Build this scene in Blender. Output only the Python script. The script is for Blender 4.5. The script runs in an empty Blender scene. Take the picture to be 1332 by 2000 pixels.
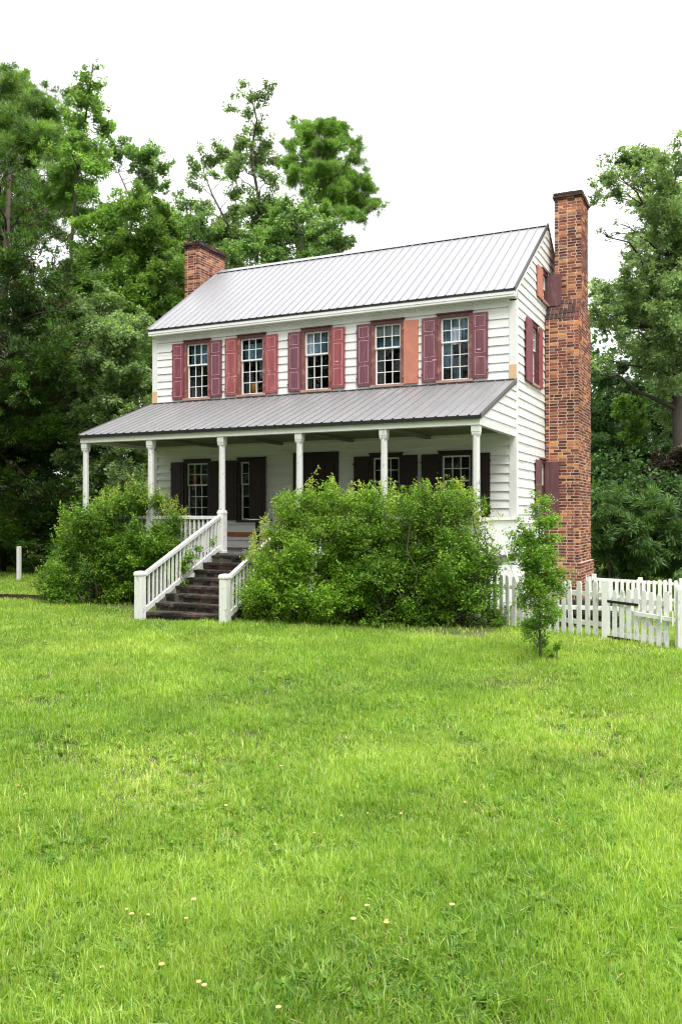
import bpy, bmesh, math, random
import numpy as np
from mathutils import Vector, Matrix

R = math.radians
S = bpy.context.scene
COL = S.collection
random.seed(7)

# ------------------------------------------------------------------ camera
CAM = np.array([4.70655, -18.92375, 0.87627])
YAW, PITCH, FPX = 0.445216, 0.0020752, 1664.77      # focal length in pixels of a 1332 x 2000 frame
cd = bpy.data.cameras.new('camera')
cd.sensor_fit = 'VERTICAL'
cd.sensor_height = 36.0
cd.lens = FPX / 2000 * 36
cd.clip_end = 3000
cam = bpy.data.objects.new('camera', cd)
cam.location = CAM
cam.rotation_euler = (math.pi / 2 + PITCH, 0, YAW)
COL.objects.link(cam)
S.camera = cam
RIGHT = np.array([math.cos(YAW), math.sin(YAW), 0])
FWD = np.array([-math.sin(YAW) * math.cos(PITCH), math.cos(YAW) * math.cos(PITCH), math.sin(PITCH)])
UP = np.cross(RIGHT, FWD)


def at(u, v, d):
    """point of the place seen at photo pixel (u, v), d metres in front of the lens"""
    return CAM + d * (FWD + RIGHT * (u - 666) / FPX + UP * (1000 - v) / FPX)


# ------------------------------------------------------------------ world, sun, exposure (bright overcast)
SUN_EL, SUN_AZ = R(60), R(140)
w = bpy.data.worlds.new('World')
S.world = w
w.use_nodes = True
nt = w.node_tree
bg = nt.nodes['Background']
sky = nt.nodes.new('ShaderNodeTexSky')
sky.sky_type = 'NISHITA'
sky.sun_disc = False
sky.sun_elevation = SUN_EL
sky.sun_rotation = SUN_AZ
sky.dust_density = 4
mixw = nt.nodes.new('ShaderNodeMix')
mixw.data_type = 'RGBA'
mixw.inputs[0].default_value = 0.93                 # cloud layer over the blue
# overcast luminance: the zenith about three times the horizon
tcw = nt.nodes.new('ShaderNodeTexCoord')
sep = nt.nodes.new('ShaderNodeSeparateXYZ')
nt.links.new(tcw.outputs['Generated'], sep.inputs[0])
mr = nt.nodes.new('ShaderNodeMapRange')
for i_, v_ in ((1, 0.0), (2, 1.0), (3, 7.6), (4, 22.0)):
    mr.inputs[i_].default_value = v_
nt.links.new(sep.outputs[2], mr.inputs[0])
tintw = nt.nodes.new('ShaderNodeVectorMath')
tintw.operation = 'SCALE'
tintw.inputs[0].default_value = (0.99, 1.0, 1.0)
nt.links.new(mr.outputs[0], tintw.inputs['Scale'])
nt.links.new(tintw.outputs[0], mixw.inputs[7])
nt.links.new(sky.outputs[0], mixw.inputs[6])
nt.links.new(mixw.outputs[2], bg.inputs[0])
bg.inputs[1].default_value = 0.10
sd = bpy.data.lights.new('sun', 'SUN')
sd.energy = 2.2
sd.angle = R(25)
sd.color = (1.0, 0.97, 0.92)
sun = bpy.data.objects.new('sun', sd)
sdir = Vector((math.sin(SUN_AZ) * math.cos(SUN_EL), math.cos(SUN_AZ) * math.cos(SUN_EL), math.sin(SUN_EL)))
sun.rotation_euler = sdir.to_track_quat('Z', 'Y').to_euler()
sun.location = (0, -10, 30)
COL.objects.link(sun)
S.view_settings.view_transform = 'Standard'
S.view_settings.look = 'None'
S.view_settings.gamma = 1
S.view_settings.exposure = 0.55
S.render.engine = 'CYCLES'
S.cycles.max_bounces = 8
S.cycles.diffuse_bounces = 4
S.cycles.glossy_bounces = 3
S.cycles.transmission_bounces = 4
S.cycles.transparent_max_bounces = 12
S.cycles.use_denoising = True
S.cycles.use_adaptive_sampling = False
S.cycles.sample_clamp_indirect = 4
S.cycles.filter_width = 1.15


# ------------------------------------------------------------------ materials
def new_mat(name):
    m = bpy.data.materials.new(name)
    m.use_nodes = True
    t = m.node_tree
    t.nodes.clear()
    out = t.nodes.new('ShaderNodeOutputMaterial')
    return m, t, out


def node(t, kind, **kw):
    n = t.nodes.new('ShaderNode' + kind)
    for k, v in kw.items():
        if k[0] == 'i' and k[1:].isdigit():
            n.inputs[int(k[1:])].default_value = v
        else:
            setattr(n, k, v)
    return n


def ramp(t, stops, fac):
    r = t.nodes.new('ShaderNodeValToRGB')
    e = r.color_ramp.elements
    while len(e) < len(stops):
        e.new(0.5)
    for el, (p, c) in zip(e, stops):
        el.position = p
        el.color = (*c, 1)
    t.links.new(fac, r.inputs[0])
    return r.outputs[0]


def mixc(t, fac, a, b, mode='MIX'):
    m = t.nodes.new('ShaderNodeMix')
    m.data_type = 'RGBA'
    m.blend_type = mode
    for sock, v in ((0, fac), (6, a), (7, b)):
        if isinstance(v, (int, float)):
            m.inputs[sock].default_value = v
        elif isinstance(v, tuple):
            m.inputs[sock].default_value = (*v, 1)
        else:
            t.links.new(v, m.inputs[sock])
    return m.outputs[2]


def noise(t, scale, detail=4, rough=0.6, coords=None, stretch=None):
    tc = t.nodes.new('ShaderNodeTexCoord')
    src = tc.outputs['Object'] if coords is None else coords
    if stretch:
        mp = t.nodes.new('ShaderNodeMapping')
        mp.inputs['Scale'].default_value = stretch
        t.links.new(src, mp.inputs[0])
        src = mp.outputs[0]
    n = t.nodes.new('ShaderNodeTexNoise')
    n.inputs['Scale'].default_value = scale
    n.inputs['Detail'].default_value = detail
    n.inputs['Roughness'].default_value = rough
    t.links.new(src, n.inputs['Vector'])
    return n.outputs['Fac']


def island(t):
    return t.nodes.new('ShaderNodeNewGeometry').outputs['Random Per Island']


def bump(t, h, strength, dist, bsdf):
    b = t.nodes.new('ShaderNodeBump')
    b.inputs['Strength'].default_value = strength
    b.inputs['Distance'].default_value = dist
    t.links.new(h, b.inputs['Height'])
    t.links.new(b.outputs[0], bsdf.inputs['Normal'])


def surf(name, base, rough=0.6, metallic=0.0, var=0.12, nscale=6.0, stretch=None, dirt=None, dirt_at=(0.55, 0.75), dscale=3.0,
         isl=0.0, bmp=0.0, spec=0.5):
    """painted / weathered surface: base colour with noise mottling, optional dirt patches and per-piece variation"""
    m, t, out = new_mat(name)
    b = t.nodes.new('ShaderNodeBsdfPrincipled')
    n = noise(t, nscale, stretch=stretch)
    lo = tuple(c * (1 - var) for c in base)
    hi = tuple(min(1, c * (1 + var)) for c in base)
    c = ramp(t, [(0.3, lo), (0.7, hi)], n)
    if dirt:
        d = noise(t, dscale, 6, 0.7, stretch=stretch)
        f = ramp(t, [(dirt_at[0], (0, 0, 0)), (dirt_at[1], (1, 1, 1))], d)
        c = mixc(t, f, c, dirt)
    if isl:
        r = ramp(t, [(0, (1 - isl,) * 3), (1, (1, 1, 1))], island(t))
        c = mixc(t, 1.0, c, r, 'MULTIPLY')
    t.links.new(c, b.inputs['Base Color'])
    b.inputs['Roughness'].default_value = rough
    b.inputs['Metallic'].default_value = metallic
    b.inputs['Specular IOR Level'].default_value = spec
    if bmp:
        bump(t, noise(t, nscale * 4, 5, 0.7, stretch=stretch), bmp, 0.01, b)
    t.links.new(b.outputs[0], out.inputs[0])
    return m


def leaf_mat(name, stops, trans=0.35, rough=0.45, patch=0.35, patch_scale=0.35, spec=0.35):
    """leaves: colour by the 'tint' value of each leaf (a mix of twig and leaf chance) with slow drift through the plant"""
    m, t, out = new_mat(name)
    at_ = t.nodes.new('ShaderNodeAttribute')
    at_.attribute_name = 'tint'
    c = ramp(t, stops, at_.outputs['Fac'])
    p = noise(t, patch_scale, 3)
    pr = ramp(t, [(0.35, (1 - patch,) * 3), (0.65, (1 + patch * 0.5,) * 3)], p)
    c = mixc(t, 1.0, c, pr, 'MULTIPLY')
    b = t.nodes.new('ShaderNodeBsdfPrincipled')
    b.inputs['Roughness'].default_value = rough
    b.inputs['Specular IOR Level'].default_value = spec
    t.links.new(c, b.inputs['Base Color'])
    tr = t.nodes.new('ShaderNodeBsdfTranslucent')
    c2 = mixc(t, 1.0, c, (1.6, 1.6, 0.7), 'MULTIPLY')
    t.links.new(c2, tr.inputs[0])
    mx = t.nodes.new('ShaderNodeMixShader')
    mx.inputs[0].default_value = trans
    t.links.new(b.outputs[0], mx.inputs[1])
    t.links.new(tr.outputs[0], mx.inputs[2])
    t.links.new(mx.outputs[0], out.inputs[0])
    return m


def brick_mat(name, stops, grime=(0.05, 0.04, 0.035), grime_at=(0.57, 0.82), pale=(0.42, 0.28, 0.22)):
    m, t, out = new_mat(name)
    b = t.nodes.new('ShaderNodeBsdfPrincipled')
    c = ramp(t, stops, island(t))
    n = noise(t, 9, 6, 0.7)
    c = mixc(t, 1.0, c, ramp(t, [(0.25, (0.62, 0.62, 0.62)), (0.75, (1.25, 1.25, 1.25))], n), 'MULTIPLY')
    pt = noise(t, 0.75, 5, 0.65)
    c = mixc(t, 1.0, c, ramp(t, [(0.36, (0.60, 0.58, 0.60)), (0.50, (1.0, 1.0, 1.0)), (0.66, (1.25, 1.18, 1.10))], pt), 'MULTIPLY')
    ef = ramp(t, [(0.60, (0, 0, 0)), (0.78, (0.55, 0.55, 0.55))], noise(t, 3.2, 6, 0.75))
    c = mixc(t, ef, c, tuple(min(1, q * 1.1) for q in pale))
    g = ramp(t, [(grime_at[0], (0, 0, 0)), (grime_at[1], (0.85, 0.85, 0.85))], noise(t, 1.3, 6, 0.7))
    c = mixc(t, g, c, grime)
    t.links.new(c, b.inputs['Base Color'])
    b.inputs['Roughness'].default_value = 0.9
    b.inputs['Specular IOR Level'].default_value = 0.2
    bump(t, noise(t, 60, 4, 0.7), 0.6, 0.006, b)
    t.links.new(b.outputs[0], out.inputs[0])
    return m


def glass_mat(name, tint=(0.9, 0.95, 0.97), rough=0.03):
    m, t, out = new_mat(name)
    tr = node(t, 'BsdfTransparent')
    tr.inputs[0].default_value = (*tint, 1)
    g = node(t, 'BsdfGlossy')
    g.inputs['Roughness'].default_value = rough
    fr = node(t, 'Fresnel')
    fr.inputs[0].default_value = 1.55
    bm = node(t, 'Bump')
    bm.inputs['Strength'].default_value = 0.25
    bm.inputs['Distance'].default_value = 0.02
    t.links.new(noise(t, 3.5, 2), bm.inputs['Height'])
    t.links.new(bm.outputs[0], g.inputs['Normal'])
    mx = node(t, 'MixShader')
    t.links.new(fr.outputs[0], mx.inputs[0])
    t.links.new(tr.outputs[0], mx.inputs[1])
    t.links.new(g.outputs[0], mx.inputs[2])
    t.links.new(mx.outputs[0], out.inputs[0])
    return m


M = {}
M['white'] = surf('white_paint', (0.81, 0.81, 0.795), 0.55, var=0.05, nscale=2.5, dirt=(0.50, 0.50, 0.44), dirt_at=(0.60, 0.85), dscale=4, isl=0.10, bmp=0.15)
M['siding'] = surf('siding_paint', (0.82, 0.815, 0.805), 0.6, var=0.05, nscale=3, stretch=(0.35, 0.35, 3), dirt=(0.42, 0.43, 0.37), dirt_at=(0.56, 0.84), dscale=2.6, isl=0.10, bmp=0.2)
M['worn_white'] = surf('worn_white_paint', (0.79, 0.79, 0.775), 0.65, var=0.08, nscale=8, dirt=(0.27, 0.265, 0.23), dirt_at=(0.57, 0.70), dscale=8, stretch=(1.6, 1.6, .6), isl=0.16, bmp=0.3)
M['roof'] = surf('roof_metal', (0.305, 0.303, 0.323), 0.42, 0.25, var=0.05, nscale=1.5, stretch=(2, .4, .4), isl=0.06)
M['porch_roof'] = surf('weathered_roof_metal', (0.245, 0.243, 0.25), 0.45, 0.25, var=0.10, nscale=1.6, stretch=(2, .4, .4), dirt=(0.32, 0.28, 0.285), dirt_at=(0.5, 0.8), dscale=0.8, isl=0.06)
M['roof_rib'] = surf('shaded_roof_rib', (0.285, 0.282, 0.298), 0.45, 0.25, var=0.1)  # darker than the pans: dark reflections on rib sides put into the colour
M['porch_rib'] = surf('shaded_porch_rib', (0.215, 0.212, 0.218), 0.5, 0.2, var=0.1)  # same rib darkening painted in for the porch roof
M['dark_trim'] = surf('dark_bronze_trim', (0.09, 0.08, 0.078), 0.5, 0.2, var=0.1)
M['black_trim'] = surf('shadow_black_trim', (0.012, 0.012, 0.013), 0.5, var=0.1)  # shadow line under the eaves put into the trim's black
M['casing'] = surf('red_brown_casing', (0.105, 0.034, 0.037), 0.6, var=0.15, dirt=(0.24, 0.11, 0.09), dirt_at=(0.58, 0.75), dscale=5, bmp=0.2)
M['casing_pale'] = surf('faded_salmon_casing', (0.19, 0.072, 0.064), 0.7, var=0.15, dirt=(0.40, 0.20, 0.15), dirt_at=(0.52, 0.68), dscale=6, bmp=0.2)
M['sill'] = surf('bleached_pink_sill', (0.40, 0.26, 0.215), 0.8, var=0.15, dirt=(0.25, 0.13, 0.11), dirt_at=(0.55, 0.7), dscale=7)


def shutter_mat(name, c):
    return surf(name, c, 0.6, var=0.22, nscale=5, stretch=(2.2, 2.2, .4), dirt=tuple(min(1, x * 1.5 + 0.06) for x in c), dirt_at=(0.54, 0.72), dscale=6, isl=0.08, bmp=0.3)


M['plum'] = shutter_mat('plum_paint', (0.165, 0.058, 0.080))
M['plum_dark'] = shutter_mat('dark_plum_paint', (0.15, 0.06, 0.07))
M['wine'] = shutter_mat('wine_paint', (0.205, 0.044, 0.066))
M['rose'] = shutter_mat('rose_paint', (0.31, 0.075, 0.080))
M['salmon'] = surf('sunbleached_salmon_paint', (0.52, 0.20, 0.13), 0.7, var=0.12, nscale=5, dirt=(0.46, 0.17, 0.14), dirt_at=(0.48, 0.66), dscale=4, bmp=0.3)
M['moulding_pink'] = surf('pale_pink_line', (0.62, 0.36, 0.38), 0.7, var=0.1)
M['porch_shutter'] = surf('shaded_maroon_paint', (0.020, 0.008, 0.010), 0.55, var=0.15)  # maroon taken near black: porch shade is put into the colour
M['porch_line'] = surf('shaded_maroon_moulding', (0.028, 0.011, 0.013), 0.6, var=0.1)  # moulding darkened with the same painted porch shade
M['glass'] = glass_mat('old_window_glass')
M['sky_glass_blue'] = surf('blue_grey_sky_sheet', (0.16, 0.27, 0.36), 0.9, var=0.55, nscale=5, stretch=(3, 3, .8))  # sky reflected in the upper panes, painted as a blue sheet behind
M['sky_glass_white'] = surf('white_sky_sheet', (0.60, 0.62, 0.68), 0.9, var=0.10, nscale=4)  # brightest part of the reflected sky, painted as a pale sheet
M['curtain_grey'] = surf('grey_curtain', (0.10, 0.10, 0.095), 0.9, var=0.6, nscale=6, stretch=(3, 3, .6))
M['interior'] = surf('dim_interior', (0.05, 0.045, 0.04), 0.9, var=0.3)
M['amber'] = surf('amber_cardboard', (0.55, 0.22, 0.05), 0.8, var=0.1)
M['poster_red'] = surf('faded_red_card', (0.45, 0.12, 0.10), 0.8, var=0.3, nscale=10)
M['tan_wood'] = surf('bare_tan_wood', (0.62, 0.44, 0.26), 0.8, var=0.12, nscale=6, stretch=(1, 1, .2))
M['old_wood'] = surf('grey_old_wood', (0.045, 0.034, 0.028), 0.9, var=0.35, nscale=7, dirt=(0.05, 0.045, 0.04), isl=0.5)
M['orange_wood'] = surf('orange_floor_edge', (0.42, 0.14, 0.055), 0.7, var=0.2)
M['porch_grey'] = surf('grey_porch_floor', (0.13, 0.125, 0.115), 0.7, var=0.15, isl=0.15)
M['ceiling'] = surf('olive_grey_porch_boards', (0.22, 0.22, 0.17), 0.8, var=0.12, nscale=3, stretch=(.4, 3, 3), isl=0.2)  # boards darkened to cut bounce, so the colour carries porch shade
M['black_metal'] = surf('black_iron', (0.015, 0.016, 0.018), 0.5, 0.3, var=0.2)
M['steel_blue'] = surf('blue_grey_sheet', (0.14, 0.18, 0.21), 0.5, var=0.3)
M['brick'] = brick_mat('old_brick', [(0.0, (0.085, 0.036, 0.032)), (0.22, (0.15, 0.052, 0.040)), (0.48, (0.235, 0.078, 0.052)), (0.66, (0.32, 0.115, 0.070)), (0.80, (0.45, 0.18, 0.080)), (0.95, (0.60, 0.29, 0.11)), (1.0, (0.18, 0.14, 0.13))])
M['brick_dark'] = brick_mat('sooty_brick', [(0.0, (0.04, 0.025, 0.025)), (0.4, (0.09, 0.045, 0.042)), (0.8, (0.13, 0.065, 0.055)), (0.93, (0.30, 0.12, 0.07)), (1.0, (0.26, 0.20, 0.16))], grime_at=(0.5, 0.7), pale=(0.10, 0.085, 0.075))
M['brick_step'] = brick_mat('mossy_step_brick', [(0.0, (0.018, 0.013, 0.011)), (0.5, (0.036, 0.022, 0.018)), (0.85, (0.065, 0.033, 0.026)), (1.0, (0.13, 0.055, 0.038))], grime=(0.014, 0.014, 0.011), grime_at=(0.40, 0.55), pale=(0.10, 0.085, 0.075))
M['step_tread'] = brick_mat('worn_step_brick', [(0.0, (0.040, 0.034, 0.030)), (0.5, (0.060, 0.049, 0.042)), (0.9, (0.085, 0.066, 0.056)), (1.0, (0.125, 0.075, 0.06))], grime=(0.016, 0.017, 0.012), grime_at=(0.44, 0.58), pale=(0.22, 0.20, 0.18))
M['mortar'] = surf('lime_mortar', (0.62, 0.45, 0.37), 0.95, var=0.15, nscale=7, dirt=(0.42, 0.34, 0.28), dscale=2, bmp=0.4)
M['mortar_dark'] = surf('stained_mortar', (0.07, 0.06, 0.05), 0.95, var=0.3, nscale=7, dirt=(0.25, 0.22, 0.19), dirt_at=(0.6, 0.75), bmp=0.4)
M['bark'] = surf('grey_bark', (0.055, 0.046, 0.038), 0.95, var=0.4, nscale=5, stretch=(2, 2, .4), bmp=0.6)
M['bark_pale'] = surf('pale_bark', (0.12, 0.108, 0.095), 0.95, var=0.35, nscale=4, stretch=(2, 2, .4), bmp=0.5)
M['bark_red'] = surf('red_brown_bark', (0.055, 0.038, 0.030), 0.95, var=0.4, nscale=5, stretch=(2, 2, .3), bmp=0.6)
M['stem'] = surf('shrub_stem', (0.085, 0.07, 0.05), 0.9, var=0.3, nscale=8)
M['yellow_flower'] = surf('pale_yellow_petals', (0.74, 0.56, 0.22), 0.7, var=0.2, nscale=60)
M['flower_stem'] = surf('green_flower_stem', (0.14, 0.24, 0.05), 0.7, var=0.15)


def leaf(name, dark, mid, light, **k):
    return leaf_mat(name, [(0.0, dark), (0.5, mid), (1.0, light)], **k)


M['lf_cedar'] = leaf_mat('cedar_foliage', [(0, (0.055, 0.041, 0.015)), (0.30, (0.044, 0.068, 0.013)), (0.5, (0.047, 0.120, 0.013)), (1, (0.099, 0.228, 0.017))], trans=0.22, patch=0.6, patch_scale=0.5)
M['lf_pine'] = leaf('pine_needles', (0.100, 0.181, 0.055), (0.181, 0.317, 0.076), (0.290, 0.472, 0.109), trans=0.3)
M['lf_pine2'] = leaf('bright_pine_needles', (0.104, 0.199, 0.045), (0.199, 0.366, 0.074), (0.332, 0.540, 0.104), trans=0.3)
M['lf_gum'] = leaf('sweetgum_leaves', (0.121, 0.217, 0.068), (0.217, 0.379, 0.096), (0.354, 0.564, 0.161), trans=0.4)
M['lf_oak'] = leaf('oak_leaves', (0.097, 0.184, 0.066), (0.195, 0.334, 0.105), (0.345, 0.540, 0.171), trans=0.33)
M['lf_oak_grey'] = leaf('grey_green_oak_leaves', (0.109, 0.176, 0.081), (0.220, 0.332, 0.134), (0.395, 0.541, 0.228), trans=0.33)
M['lf_yellow'] = leaf('yellow_green_leaves', (0.076, 0.161, 0.035), (0.151, 0.277, 0.053), (0.253, 0.412, 0.083), trans=0.4)
M['lf_dark'] = leaf('dark_understory_leaves', (0.029, 0.069, 0.021), (0.060, 0.131, 0.034), (0.118, 0.228, 0.057), trans=0.3)
M['lf_brown'] = leaf('dead_brown_leaves', (0.030, 0.022, 0.016), (0.060, 0.042, 0.030), (0.11, 0.075, 0.05), trans=0.2)
M['lf_wispy'] = leaf('drooping_shrub_leaves', (0.057, 0.121, 0.032), (0.101, 0.197, 0.051), (0.177, 0.304, 0.089), trans=0.3)
M['lf_shrub'] = leaf('shrub_leaves', (0.052, 0.131, 0.013), (0.122, 0.258, 0.020), (0.255, 0.418, 0.038), trans=0.26, patch_scale=0.8)
M['lf_shrub_y'] = leaf('yellow_green_shrub_leaves', (0.083, 0.181, 0.014), (0.175, 0.330, 0.026), (0.321, 0.495, 0.056), trans=0.28, patch_scale=0.8)
M['lf_shoot'] = leaf('pale_new_shoots', (0.240, 0.330, 0.060), (0.390, 0.480, 0.105), (0.600, 0.675, 0.195), trans=0.4, patch=0.2)
M['lf_sapling'] = leaf('sapling_leaves', (0.073, 0.182, 0.022), (0.158, 0.327, 0.033), (0.330, 0.508, 0.061), trans=0.38, patch_scale=1.5)


# ------------------------------------------------------------------ mesh helpers
class MB:
    def __init__(self):
        self.v, self.f, self.m, self.mats = [], [], [], []

    def mi(self, mat):
        if mat not in self.mats:
            self.mats.append(mat)
        return self.mats.index(mat)

    def face(self, pts, mat):
        b = len(self.v)
        self.v += [tuple(map(float, p)) for p in pts]
        self.f.append(tuple(range(b, b + len(pts))))
        self.m.append(self.mi(mat))

    def hexa(self, c, mat):
        """c: 8 corners, bottom 4 then top 4"""
        b = len(self.v)
        self.v += [tuple(map(float, p)) for p in c]
        for q in ((3, 2, 1, 0), (4, 5, 6, 7), (0, 1, 5, 4), (1, 2, 6, 5), (2, 3, 7, 6), (3, 0, 4, 7)):
            self.f.append(tuple(b + i for i in q))
            self.m.append(self.mi(mat))

    def box(self, x0, x1, y0, y1, z0, z1, mat):
        self.hexa([(x0, y0, z0), (x1, y0, z0), (x1, y1, z0), (x0, y1, z0), (x0, y0, z1), (x1, y0, z1), (x1, y1, z1), (x0, y1, z1)], mat)

    def tbox(self, T, a0, a1, o0, o1, z0, z1, mat):
        self.hexa([T(a, o, z) for z in (z0, z1) for a, o in ((a0, o0), (a1, o0), (a1, o1), (a0, o1))], mat)

    def bar(self, p, q, wid, hgt, mat, up=(0, 0, 1)):
        p, q = np.array(p, float), np.array(q, float)
        d = q - p
        d /= np.linalg.norm(d)
        s = np.cross(d, np.array(up, float))
        s /= np.linalg.norm(s)
        n = np.cross(s, d)
        s, n = s * wid / 2, n * hgt / 2
        self.hexa([p - s - n, p + s - n, q + s - n, q - s - n, p - s + n, p + s + n, q + s + n, q - s + n], mat)

    def tube(self, pts, rad, mat, n=7):
        pts = [np.array(p, float) for p in pts]
        b = len(self.v)
        k = len(pts)
        mi = self.mi(mat)
        for i, p in enumerate(pts):
            d = pts[min(i + 1, k - 1)] - pts[max(i - 1, 0)]
            d = d / (np.linalg.norm(d) + 1e-9)
            a = np.array([1, 0, 0]) if abs(d[0]) < 0.8 else np.array([0, 1, 0])
            s = np.cross(d, a)
            s /= np.linalg.norm(s)
            t = np.cross(d, s)
            r = rad[i] if hasattr(rad, '__len__') else rad
            for j in range(n):
                an = 2 * math.pi * j / n
                self.v.append(tuple(p + r * (math.cos(an) * s + math.sin(an) * t)))
        for i in range(k - 1):
            for j in range(n):
                j2 = (j + 1) % n
                self.f.append((b + i * n + j, b + i * n + j2, b + (i + 1) * n + j2, b + (i + 1) * n + j))
                self.m.append(mi)
        self.f.append(tuple(b + j for j in reversed(range(n))))
        self.f.append(tuple(b + (k - 1) * n + j for j in range(n)))
        self.m += [mi, mi]

    def lathe(self, cx, cy, prof, mat, n=4, rot=math.pi / 4):
        """stack of n-sided rings (z, half width)"""
        b = len(self.v)
        mi = self.mi(mat)
        k = 1 / math.cos(math.pi / n)
        for z, r in prof:
            for j in range(n):
                a = rot + 2 * math.pi * j / n
                self.v.append((cx + r * k * math.cos(a), cy + r * k * math.sin(a), z))
        for i in range(len(prof) - 1):
            for j in range(n):
                j2 = (j + 1) % n
                self.f.append((b + i * n + j, b + i * n + j2, b + (i + 1) * n + j2, b + (i + 1) * n + j))
                self.m.append(mi)
        self.f.append(tuple(b + j for j in reversed(range(n))))
        self.f.append(tuple(b + (len(prof) - 1) * n + j for j in range(n)))
        self.m += [mi, mi]

    def build(self, name, parent=None, bevel=0.0, smooth=False, origin=None):
        me = bpy.data.meshes.new(name)
        off = np.array(parent['_root']) if parent is not None else (np.array(origin) if origin is not None else np.zeros(3))
        me.from_pydata([tuple(np.array(p) - off) for p in self.v], [], self.f)
        for m in self.mats:
            me.materials.append(m)
        me.polygons.foreach_set('material_index', self.m)
        bm = bmesh.new()
        bm.from_mesh(me)
        bmesh.ops.recalc_face_normals(bm, faces=bm.faces)
        bm.to_mesh(me)
        bm.free()
        if smooth:
            me.polygons.foreach_set('use_smooth', [True] * len(me.polygons))
        o = bpy.data.objects.new(name, me)
        COL.objects.link(o)
        if parent is not None:
            o.parent = parent
            o['_root'] = parent['_root']
        elif origin is not None:
            o.location = origin
            o['_root'] = list(map(float, origin))
        else:
            o['_root'] = [0.0, 0.0, 0.0]
        if bevel:
            bv = o.modifiers.new('bevel', 'BEVEL')
            bv.width = bevel
            bv.segments = 2
            bv.limit_method = 'ANGLE'
        return o


def mesh_np(name, verts, faces_flat, loop_tot, mats, mat_idx=None, tint=None, parent=None, origin=None):
    me = bpy.data.meshes.new(name)
    off = np.array(parent['_root']) if parent is not None else (np.array(origin) if origin is not None else np.zeros(3))
    verts = np.asarray(verts, dtype=np.float64) - off
    me.vertices.add(len(verts))
    me.vertices.foreach_set('co', verts.astype(np.float32).ravel())
    loop_tot = np.asarray(loop_tot, dtype=np.int32)
    starts = np.concatenate([[0], np.cumsum(loop_tot)[:-1]]).astype(np.int32)
    me.loops.add(int(loop_tot.sum()))
    me.loops.foreach_set('vertex_index', np.asarray(faces_flat, dtype=np.int32).ravel())
    me.polygons.add(len(loop_tot))
    me.polygons.foreach_set('loop_start', starts)
    me.polygons.foreach_set('loop_total', loop_tot)
    for m in mats:
        me.materials.append(m)
    if mat_idx is not None:
        me.polygons.foreach_set('material_index', np.asarray(mat_idx, dtype=np.int32))
    if tint is not None:
        a = me.attributes.new('tint', 'FLOAT', 'POINT')
        a.data.foreach_set('value', np.asarray(tint, dtype=np.float32))
    me.update(calc_edges=True)
    me.validate()
    o = bpy.data.objects.new(name, me)
    COL.objects.link(o)
    if parent is not None:
        o.parent = parent
        o['_root'] = parent['_root']
    elif origin is not None:
        o.location = origin
        o['_root'] = list(map(float, origin))
    return o


def tag(o, label=None, cat=None, group=None, kind=None):
    if label:
        o['label'] = label
    if cat:
        o['category'] = cat
    if group:
        o['group'] = group
    if kind:
        o['kind'] = kind
    return o


def thing(name, label, cat, loc, group=None):
    o = bpy.data.objects.new(name, None)
    o.empty_display_size = 0.3
    o.location = loc
    COL.objects.link(o)
    o['_root'] = [float(c) for c in loc]
    return tag(o, label, cat, group)


def sstep(a, b, x):
    t = np.clip((x - a) / (b - a), 0, 1)
    return t * t * (3 - 2 * t)


G0 = -1.18


def gz(x, y):
    x, y = np.asarray(x, float), np.asarray(y, float)
    h = G0 + 0.02 * np.sin(x * 0.9 + 1.3) * np.cos(y * 0.7) + 0.012 * np.sin(x * 2.3 - y * 1.7)
    h = h - 0.52 * sstep(-4.6, 3.0, y) * sstep(-0.3, 1.6, x)
    return h


# ------------------------------------------------------------------ ground
def build_ground():
    m, t, out = new_mat('lawn_soil')
    b = node(t, 'BsdfPrincipled')
    c = ramp(t, [(0.3, (0.04, 0.052, 0.014)), (0.50, (0.085, 0.105, 0.028)), (0.70, (0.16, 0.15, 0.07))], noise(t, 1.4, 8, 0.7))
    c2 = ramp(t, [(0.35, (0.6, 0.6, 0.6)), (0.7, (1.2, 1.2, 1.2))], noise(t, 40, 4, 0.7))
    c = mixc(t, 1.0, c, c2, 'MULTIPLY')
    t.links.new(c, b.inputs['Base Color'])
    b.inputs['Roughness'].default_value = 0.95
    bump(t, noise(t, 30, 6, 0.7), 0.8, 0.03, b)
    t.links.new(b.outputs[0], out.inputs[0])
    s = np.linspace(-1, 1, 141)
    g = 45 * s + 900 * s ** 7
    X, Y = np.meshgrid(g, g - 2)
    Z = gz(X, Y)
    n = len(s)
    V = np.stack([X.ravel(), Y.ravel(), Z.ravel()], 1)
    i = np.arange(n * n).reshape(n, n)
    F = np.stack([i[:-1, :-1], i[:-1, 1:], i[1:, 1:], i[1:, :-1]], -1).reshape(-1, 4)
    o = mesh_np('ground', V, F, np.full(len(F), 4), [m])
    tag(o, kind='structure')
    o.data.polygons.foreach_set('use_smooth', [True] * len(o.data.polygons))
    o.data.update()


build_ground()

# ------------------------------------------------------------------ the house
L = 10.0
ZE, OE = 5.889, 0.224          # main eave (metal edge)
ZR, YR = 8.374, 3.274          # ridge
YB = 6.55                      # rear wall
ZT, PD, ZP, ZBM = 3.88, 2.883, 2.794, 2.606   # porch roof at wall, porch depth, porch eave, beam bottom
house = thing('farmhouse', 'two-storey white clapboard farmhouse with metal roofs, plum shutters and a front porch', 'house', (-5, 0, G0))
TF = lambda a, o, z: (a, -o, z)              # front wall: a = x
TR = lambda a, o, z: (o, a, z)               # right gable: a = y
TL = lambda a, o, z: (-L - o, a, z)          # left gable
TB = lambda a, o, z: (a, YB + o, z)          # rear wall


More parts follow.
